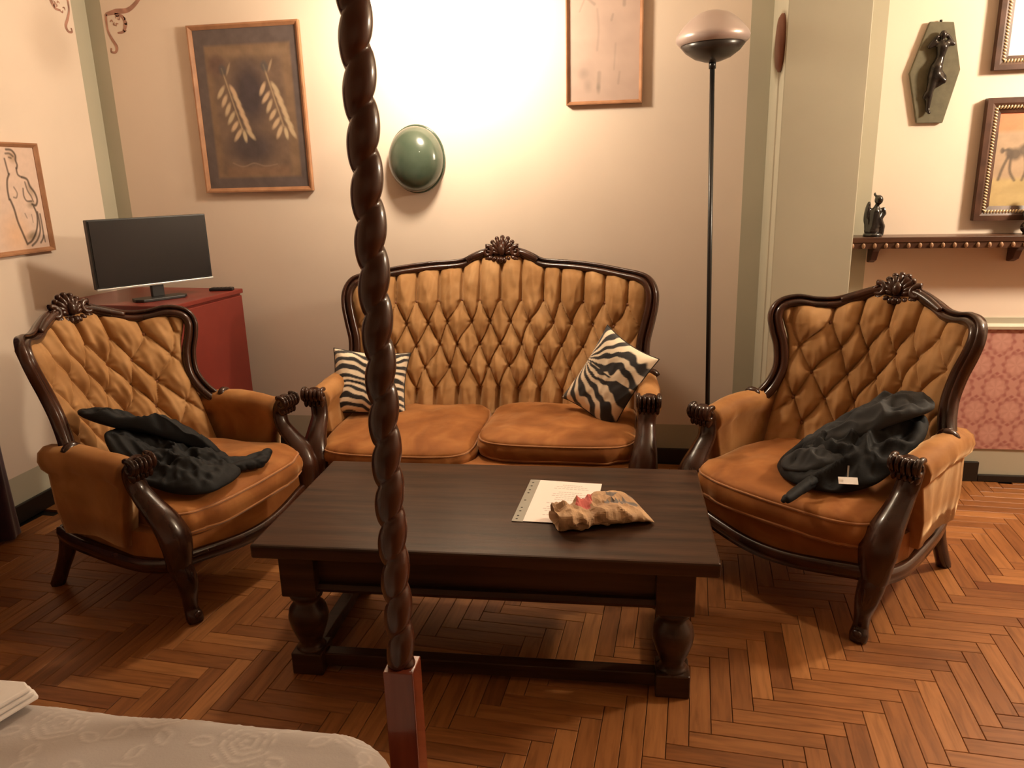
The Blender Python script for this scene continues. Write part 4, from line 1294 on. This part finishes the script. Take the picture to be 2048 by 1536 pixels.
def scroll_paint(parent, fn, seed, cut):
    pieces = [ribbon([(0.24, 0.30), (0.20, 0.245), (0.14, 0.205), (0.07, 0.20), (0.01, 0.19)], [0.022, 0.018, 0.022, 0.026, 0.014]),
              ribbon([(0.01, 0.19), (0.008, 0.12), (0.024, 0.075), (0.045, 0.035), (0.035, 0.010), (0.012, 0.012), (0.014, 0.030)], [0.014, 0.010, 0.014, 0.016, 0.012, 0.010, 0.008]),
              ribbon([(0.06, 0.19), (0.10, 0.175), (0.112, 0.14), (0.095, 0.105), (0.062, 0.10)], [0.010, 0.016, 0.020, 0.014, 0.008])]
    g = np.random.default_rng(seed)
    for i in range(9):
        c = (0.04 + 0.07 * g.random(), 0.10 + 0.085 * g.random())
        a = g.random() * 6
        pieces.append(ribbon([(c[0], c[1]), (c[0] + 0.012 * math.cos(a), c[1] + 0.012 * math.sin(a)), (c[0] + 0.018 * math.cos(a + 0.8), c[1] + 0.018 * math.sin(a + 0.8))], [0.002, 0.009, 0.002], 10))
    V, F = join([(np.column_stack([v, np.zeros(len(v))]), f) for v, f in pieces])
    x, z = V[:, 0], V[:, 1]
    W = np.array([fn(a, b) for a, b in zip(x, z)])
    tone = np.array(lin((182, 136, 118)))[None] * (0.9 + 0.25 * snoise(V[:, :2], 14, seed, 2))[:, None]
    obj('painted_scroll', (W, F), M['vpaint'], parent, smooth=False, cols=tone, fix=False)['kind'] = 'stuff'


scroll_paint(wall_back, lambda a, b: (-2.722 + a, YB - 0.0012, 2.155 + b * 1.0), 4, 0)
scroll_paint(wall_left, lambda a, b: (XL + 0.0012, 3.80 - a * 1.15, 2.235 + b * 1.0), 6, 0)

# ------------------------------------------------------------------ purple drape at the left edge
t = empty('purple_drape', (XL + 0.03, 2.3, 0))
tagged(t, 'dark purple drape hanging to the floor at the left edge', 'curtain')


def drape(u, v):
    yy = -0.75 + u * (1.26 - 0.10 * v)
    fold = 0.035 * np.sin(yy * 34 + 0.8 * np.sin(v * 3)) + 0.012 * np.sin(yy * 80 + 2)
    return 0.07 + fold * (1 - 0.3 * v), yy, 0.012 + v * 2.0


Vd, Fd = grid(drape, 110, 20)
n_ = len(Vd)
Vb = Vd + (-0.010, 0, 0)
Fs = [tuple(reversed([i + n_ for i in f])) for f in Fd]
for j in range(19):
    Fs.append((j * 110 + 109, (j + 1) * 110 + 109, (j + 1) * 110 + 109 + n_, j * 110 + 109 + n_)); Fs.append((j * 110, j * 110 + n_, (j + 1) * 110 + n_, (j + 1) * 110))
obj('cloth', (np.vstack([Vd, Vb]), Fd + Fs), M['purple'], t)
obj('rod', tube([(0.065, -0.85, 2.02), (0.065, 0.50, 2.02)], 0.012, 10, up=(0, 0, 1)), M['black_metal'], t)

# ------------------------------------------------------------------ zebra cushions


def zebra(name, loc, rot, w, h, d, label, seed, fan):
    t = empty(name, loc)
    t.rotation_euler = rot
    tagged(t, label, 'cushion', 'zebra print cushions')
    n = 90
    P, C_ = [], []
    u, v = np.meshgrid(np.linspace(-1, 1, n), np.linspace(-1, 1, n)); u, v = u.ravel(), v.ravel()
    pin = 0.10
    x = u * w / 2 * (1 - pin * (1 - np.abs(v) ** 2)) ; z = v * h / 2 * (1 - pin * (1 - np.abs(u) ** 2))
    thick = d / 2 * np.clip((1 - u ** 4) * (1 - v ** 4), 0, 1) ** 0.5
    wr = 0.004 * snoise(np.stack([u, v], 1), 1.6, seed, 2)
    Vf = np.stack([x, -thick * (1 + 10 * wr), z], 1); Vk = np.stack([x, thick, z], 1)
    F = [(j * n + i, j * n + i + 1, (j + 1) * n + i + 1, (j + 1) * n + i) for j in range(n - 1) for i in range(n - 1)]
    V, F = join([(Vf, F), (Vk, [f[::-1] for f in F])])
    if fan:
        ang = np.arctan2(v - 0.12, u + 1.05); rr = np.hypot(v - 0.12, u + 1.05)
        ph = 21 * ang + 2.4 * np.sin(2.6 * rr + 1) + 1.6 * snoise(np.stack([u, v], 1), 1.2, seed, 2) + 4.0 * rr * np.sign(v - 0.12) * 0.6
    else:
        ph = 27 * (v + 0.10 * np.abs(u + 0.1) * 2.2 + 0.12 * np.sin(3.2 * u + 1)) + 2.6 * snoise(np.stack([u, v], 1), 0.9, seed, 2)
    st = np.clip(0.5 + 3.2 * (np.sin(ph) + 0.30 * np.sin(0.5 * ph + 3 * u) - 0.05), 0, 1)
    wh, bk_ = np.array(lin((232, 214, 188))), np.array(lin((30, 25, 26)))
    c = wh[None] * st[:, None] + bk_[None] * (1 - st[:, None])
    obj('cover', (V, F), M['vcloth'], t, cols=np.vstack([c, c]), fix=False)
    ed = [(w / 2 * s1 * (1 - pin * (1 - q ** 2) if False else 1), 0, 0) for s1 in (1,) for q in (0,)]
    loop = []
    k = 40
    for e in range(4):
        for q in np.linspace(-1, 1, k, endpoint=False):
            uu, vv = ((q, -1), (1, q), (-q, 1), (-1, -q))[e]
            loop.append((uu * w / 2 * (1 - pin * (1 - abs(vv) ** 2)), 0, vv * h / 2 * (1 - pin * (1 - abs(uu) ** 2))))
    obj('seam', tube(loop, 0.003, 6, up=(0, 1, 0), closed=True), M['hole'], t)
    return t


zebra('zebra_cushion', (-1.235, 3.335, 0.575), (-0.42, 0.10, 0.20), 0.36, 0.31, 0.13, 'zebra print cushion leaning in the left corner of the sofa, behind the twisted post', 3, False)
zebra('zebra_cushion', (-0.118, 3.300, 0.622), (-0.35, 0.45, -0.50), 0.285, 0.385, 0.13, 'zebra print cushion tilted against the right arm of the sofa', 5, True)

# ------------------------------------------------------------------ jackets
t = empty('black_jacket', (-1.68, 2.47, 0.455))
tagged(t, 'black jacket thrown over the seat of the armchair near the red cabinet', 'jacket')
o3 = np.array([-1.68, 2.47, 0.455])
L = lambda *p: tuple(np.array(p) - o3)


def crease(seed, amp, f):
    """soft cloth: broad swells with sharp-bottomed folds between them"""
    return lambda V: amp * (0.6 * snoise(V * (1, 1, 1.4), f * 0.7, seed, 2) - 1.3 * np.exp(-(snoise(V * (1.2, 0.8, 1), f, seed + 3, 2) / 0.13) ** 2))


def cloth_heap(outline, centre, thick, seed, along, na=150, nr=34, jag=0.05, under=0.45):
    """crumpled garment lying over a seat: thin irregular edge, puffed middle, sharp folds running along a direction"""
    O = spline(outline, na, True)
    c = np.asarray(centre, float)
    th = np.linspace(0, 2 * PI, na, endpoint=False)
    g = np.random.default_rng(seed)
    jg = sum(jag / (q ** 0.7) * np.sin(q * th + g.random() * 6.3) for q in (5, 8, 13))
    O = c + (O - c) * (1 + jg * 0.5)[:, None] * (1, 1, 0) + (O - c) * (0, 0, 1)
    al = np.array([along[0], along[1]]); al /= np.linalg.norm(al)
    Vt, Vb = [], []
    for r in np.linspace(0.02, 1, nr):
        P = c + (O - c) * r
        zlin = c[2] + (O[:, 2] - c[2]) * r ** 1.3
        q = np.stack([P[:, :2] @ al * 0.45, P[:, :2] @ np.array([-al[1], al[0]])], 1)
        n1, n2 = snoise(q, 6.5, seed, 2), snoise(q * (1.6, 1.0), 12.0, seed + 1, 2)
        fold = 1.0 * (1 - 2.2 * np.abs(n1)) + 0.45 * (1 - 2.2 * np.abs(n2))
        puff = np.clip(1 - r ** 3, 0, 1) ** 0.6
        Vt.append(np.column_stack([P[:, :2], zlin + puff * thick * (0.55 + 0.36 * fold) + 0.004]))
        Vb.append(np.column_stack([P[:, :2], zlin - puff * thick * under - 0.004]))
    V = np.vstack(Vt + Vb)
    F = []
    for base in (0, nr * na):
        for j in range(nr - 1):
            for i in range(na):
                f = (base + j * na + i, base + j * na + (i + 1) % na, base + (j + 1) * na + (i + 1) % na, base + (j + 1) * na + i)
                F.append(f if base == 0 else f[::-1])
    e = (nr - 1) * na
    for i in range(na): F.append((e + i, e + (i + 1) % na, nr * na + e + (i + 1) % na, nr * na + e + i))
    F.append(tuple(range(na))[::-1]); F.append(tuple(nr * na + i for i in range(na)))
    return V, F


bd = cloth_heap([L(*q) for q in ((-1.86, 2.47, .62), (-1.76, 2.53, .565), (-1.63, 2.585, .51), (-1.52, 2.55, .48), (-1.445, 2.47, .463), (-1.44, 2.345, .460), (-1.50, 2.275, .460), (-1.62, 2.26, .475), (-1.75, 2.27, .53), (-1.86, 2.32, .64))], L(-1.66, 2.41, .520), 0.055, 12, (1.0, -0.25))
obj('body', bd, M['jacket'], t)
sl = cloth_heap([L(*q) for q in ((-1.985, 2.40, .715), (-1.92, 2.445, .690), (-1.82, 2.50, .640), (-1.70, 2.56, .575), (-1.58, 2.555, .525), (-1.55, 2.51, .520), (-1.66, 2.47, .580), (-1.80, 2.40, .660), (-1.90, 2.34, .705), (-1.965, 2.345, .715))], L(-1.76, 2.455, .640), 0.050, 18, (1.0, 0.45), nr=24, jag=0.03)
obj('sleeve', sl, M['jacket'], t)
st_ = [capsule(L(-1.53, 2.49, .490), L(-1.475, 2.56, .475), .022, .018), capsule(L(-1.475, 2.56, .475), L(-1.425, 2.655, .472), .017, .020), capsule(L(-1.425, 2.655, .470), L(-1.415, 2.575, .464), .020, .024), capsule(L(-1.415, 2.575, .464), L(-1.50, 2.46, .474), .024, .016)]
obj('sleeve_cuff', organic(st_, 0.006, 3, crease(15, 0.003, 8)), M['jacket'], t)

t = empty('grey_jacket', (0.74, 2.64, 0.455))
tagged(t, 'charcoal padded jacket heaped against the arm of the armchair by the pillar', 'jacket')
o3 = np.array([0.74, 2.64, 0.455])
bd = cloth_heap([L(*q) for q in ((.535, 2.765, .470), (.505, 2.66, .462), (.545, 2.555, .462), (.66, 2.495, .465), (.78, 2.495, .500), (.875, 2.545, .570), (.965, 2.63, .630), (.985, 2.72, .655), (.93, 2.78, .650), (.80, 2.785, .580), (.66, 2.80, .505))], L(.74, 2.655, .560), 0.075, 31, (0.8, 0.3))
obj('body', bd, M['jacket'], t)
sl = cloth_heap([L(*q) for q in ((.565, 2.735, .505), (.60, 2.69, .520), (.72, 2.645, .590), (.84, 2.625, .660), (.945, 2.64, .700), (1.0, 2.69, .705), (.995, 2.755, .720), (.92, 2.80, .715), (.80, 2.785, .660), (.67, 2.79, .565))], L(.79, 2.705, .660), 0.055, 44, (0.9, 0.25), jag=0.03)
obj('sleeve', sl, M['jacket_grey'], t)
fl = cloth_heap([L(*q) for q in ((.525, 2.70, .500), (.51, 2.625, .492), (.575, 2.575, .500), (.67, 2.555, .535), (.72, 2.60, .570), (.66, 2.66, .550), (.59, 2.71, .520))], L(.615, 2.635, .535), 0.035, 52, (0.9, -0.3), nr=20, jag=0.03)
obj('hood', fl, M['jacket_grey'], t)
obj('sleeve_cuff', organic([capsule(L(.61, 2.56, .482), L(.545, 2.49, .470), .024, .020), capsule(L(.545, 2.49, .470), L(.488, 2.425, .460), .018, .016), ellipsoid(L(.486, 2.424, .456), (.022, .015, .010), (0, 0, .8))], 0.006, 3, crease(41, 0.003, 9)), M['jacket'], t)
obj('white_label', xf(box(-0.030, 0.030, -0.001, 0.001, -0.013, 0.013), L(.690, 2.490, .505), (-0.9, 0, -0.05)), M['paper'], t, smooth=False)
obj('zip_pull', xf(box(-0.0025, 0.0025, -0.0015, 0.0015, -0.018, 0.018), L(.690, 2.500, .535), (-0.5, 0.1, -0.05)), M['zip'], t, smooth=False)

# ------------------------------------------------------------------ bed with barley-twist post
BX1, BY1 = -0.405, 1.195
t = empty('canopy_bed', (-1.4, 0.40, 0))
tagged(t, 'bed with a tall barley-twist wooden corner post in the foreground', 'bed')
ob = np.array([-1.4, 0.40, 0])
PXc, PYc = -0.483, 1.368


def twist(z0, z1, R0, pitch):
    n = int((z1 - z0) / 0.0042); k = 28
    V = []
    for j in range(n + 1):
        z = z0 + (z1 - z0) * j / n
        for i in range(k):
            a = 2 * PI * i / k
            d = (a - 2 * PI * z / pitch) % (2 * PI)
            d = min(d, 2 * PI - d)
            r = R0 * (0.60 + 0.42 * math.sin(d / 2) ** 0.5) if d > 1e-6 else R0 * 0.60
            V.append((PXc + r * math.cos(a), PYc + r * math.sin(a), z))
    F = [(j * k + i, j * k + (i + 1) % k, (j + 1) * k + (i + 1) % k, (j + 1) * k + i) for j in range(n) for i in range(k)]
    F += [tuple(range(k))[::-1], tuple(n * k + i for i in range(k))]
    return np.array(V), F


pst = obj('bed_post', xf(box(-0.0325, 0.0325, -0.0325, 0.0325, 0.0, 0.50), (PXc - ob[0], PYc - ob[1], 0), (0, 0, 0.02)), M['block'], t, smooth=False, bevel=0.002)
V, F = twist(0.50, 2.32, 0.0305, 0.086)
obj('twisted_column', (V - ob, F), M['post'], pst)
obj('finial', lathe([(0.001, 2.32), (0.03, 2.32), (0.034, 2.335), (0.020, 2.35), (0.030, 2.385), (0.024, 2.42), (0.001, 2.44)], 20, (PXc - ob[0], PYc - ob[1], 0)), M['post'], pst)
obj('side_rail', box(-2.55 - ob[0], PXc - 0.03 - ob[0], BY1 - 0.075 - ob[1], BY1 - 0.04 - ob[1], 0.10, 0.20), M['block'], t, smooth=False, bevel=0.004)
obj('side_rail', box(PXc - 0.018 - ob[0], PXc + 0.018 - ob[0], -0.62 - ob[1], PYc - 0.03 - ob[1], 0.10, 0.20), M['block'], t, smooth=False, bevel=0.004)
obj('mattress', box(-2.44 - ob[0], BX1 - 0.09 - ob[0], -0.54 - ob[1], BY1 - 0.09 - ob[1], 0.20, 0.480), M['sheet'], t, smooth=False, bevel=0.03)

t = empty('bedspread', (-1.4, 0.40, 0.20))
tagged(t, 'off-white bedspread with woven rose pattern covering the bed', 'bedspread')
nx_, ny_ = 420, 420


def spread(u, v):
    """flat top, rounded over the two visible edges and falling to the rail"""
    def edge(s, s0, s1):
        # arc length -> (position, drop)
        R_ = 0.07
        L0 = s1 - R_ - s0
        l = s * (L0 + R_ * PI / 2 + 0.20)
        a = np.clip((l - L0) / R_, 0, PI / 2)
        pos = s0 + np.minimum(l, L0) + R_ * np.sin(a)
        drop = R_ * (1 - np.cos(a)) + np.maximum(l - L0 - R_ * PI / 2, 0)
        return pos, drop
    x, dxp = edge(u, -2.45, BX1); y, dyp = edge(v, -0.55, BY1)
    # round the plan of the corner
    cx_, cy_, rc = BX1 - 0.15, BY1 - 0.15, 0.15
    ox_, oy_ = np.maximum(x - cx_, 0), np.maximum(y - cy_, 0)
    rr = np.hypot(ox_, oy_); mx_ = np.maximum(ox_, oy_)
    f = np.where(rr > 1e-6, mx_ / np.maximum(rr, 1e-6), 1)
    x = np.where((ox_ > 0) & (oy_ > 0), cx_ + ox_ * f, x); y = np.where((ox_ > 0) & (oy_ > 0), cy_ + oy_ * f, y)
    z = 0.50 - np.maximum(dxp, dyp) - 0.006 * np.clip((y - 0.9) / 0.2, 0, 1) ** 2
    z = z + 0.004 * snoise(np.stack([x, y], 1), 2.0, 4, 2)
    z = np.maximum(z, 0.235)
    return x + 1.4, y - 0.40, z - 0.20


Vs, Fs = grid(spread, nx_, ny_)
Xs, Ys = Vs[:, 0] - 1.4, Vs[:, 1] + 0.40
PP = np.stack([Xs, Ys - (Vs[:, 2])], 1)
rel = np.zeros(len(Vs))
gr = np.random.default_rng(17)
for cxx in np.arange(-2.5, -0.3, 0.20):
    for cyy in np.arange(-1.0, 1.4, 0.19):
        px_, py_ = cxx + gr.uniform(-.03, .03), cyy + gr.uniform(-.03, .03) + (0.09 if int(round((cxx + 2.5) / 0.2)) % 2 else 0)
        dx_, dy_ = PP[:, 0] - px_, PP[:, 1] - py_
        r = np.hypot(dx_, dy_); near_ = r < 0.13
        th = np.arctan2(dy_[near_], dx_[near_]); rn = r[near_]
        sp_ = np.clip(np.cos(2 * PI * (rn / 0.017 - 1.0 * th / (2 * PI)) + 0.9 * np.sin(5 * th)) * 2.2 - 1.2, 0, 1) * (rn < 0.058 + 0.005 * np.sin(5 * th))
        q5 = (th * 5 / (2 * PI) + cxx * 3) % 1 - 0.5
        lw = np.abs(np.abs(q5) * rn * 1.2 - 0.012 * np.sin(PI * np.clip((rn - 0.062) / 0.048, 0, 1)))
        lf = np.clip(1.4 - lw / 0.0028, 0, 1) * (rn > 0.064) * (rn < 0.110) * (np.abs(q5) < 0.3)
        rel[near_] = np.maximum(rel[near_], np.clip(sp_, 0, 1) + lf * 0.8)
rel = np.clip(rel, 0, 1)
Vs[:, 2] += 0.0018 * rel
base_ = np.array((0.40, 0.36, 0.34)); hi_ = np.array((0.50, 0.455, 0.43))
obj('cloth', (Vs, Fs), M['linen'], t, cols=base_[None] * (1 - rel[:, None]) + hi_[None] * rel[:, None])

t = empty('folded_sheet', (-1.75, 0.75, 0.503))
tagged(t, 'folded white sheet lying on the bed at the left edge', 'bed linen')


def slab(z0, z1, inset, seed):
    pts = [(-0.55 + inset, -0.60), (0.34 - inset, -0.60), (0.54 - inset, 0.30), (0.575 - inset, 0.408 - inset), (0.55 - inset, 0.425 - inset), (0.2, 0.42 - inset), (-0.55 + inset, 0.42 - inset)]
    return prism(pts, z0, z1)


for i in range(3):
    obj('fold', slab(0.004 + 0.011 * i, 0.014 + 0.011 * i, 0.004 * i, i), M['sheet'], t, smooth=False, bevel=0.004)
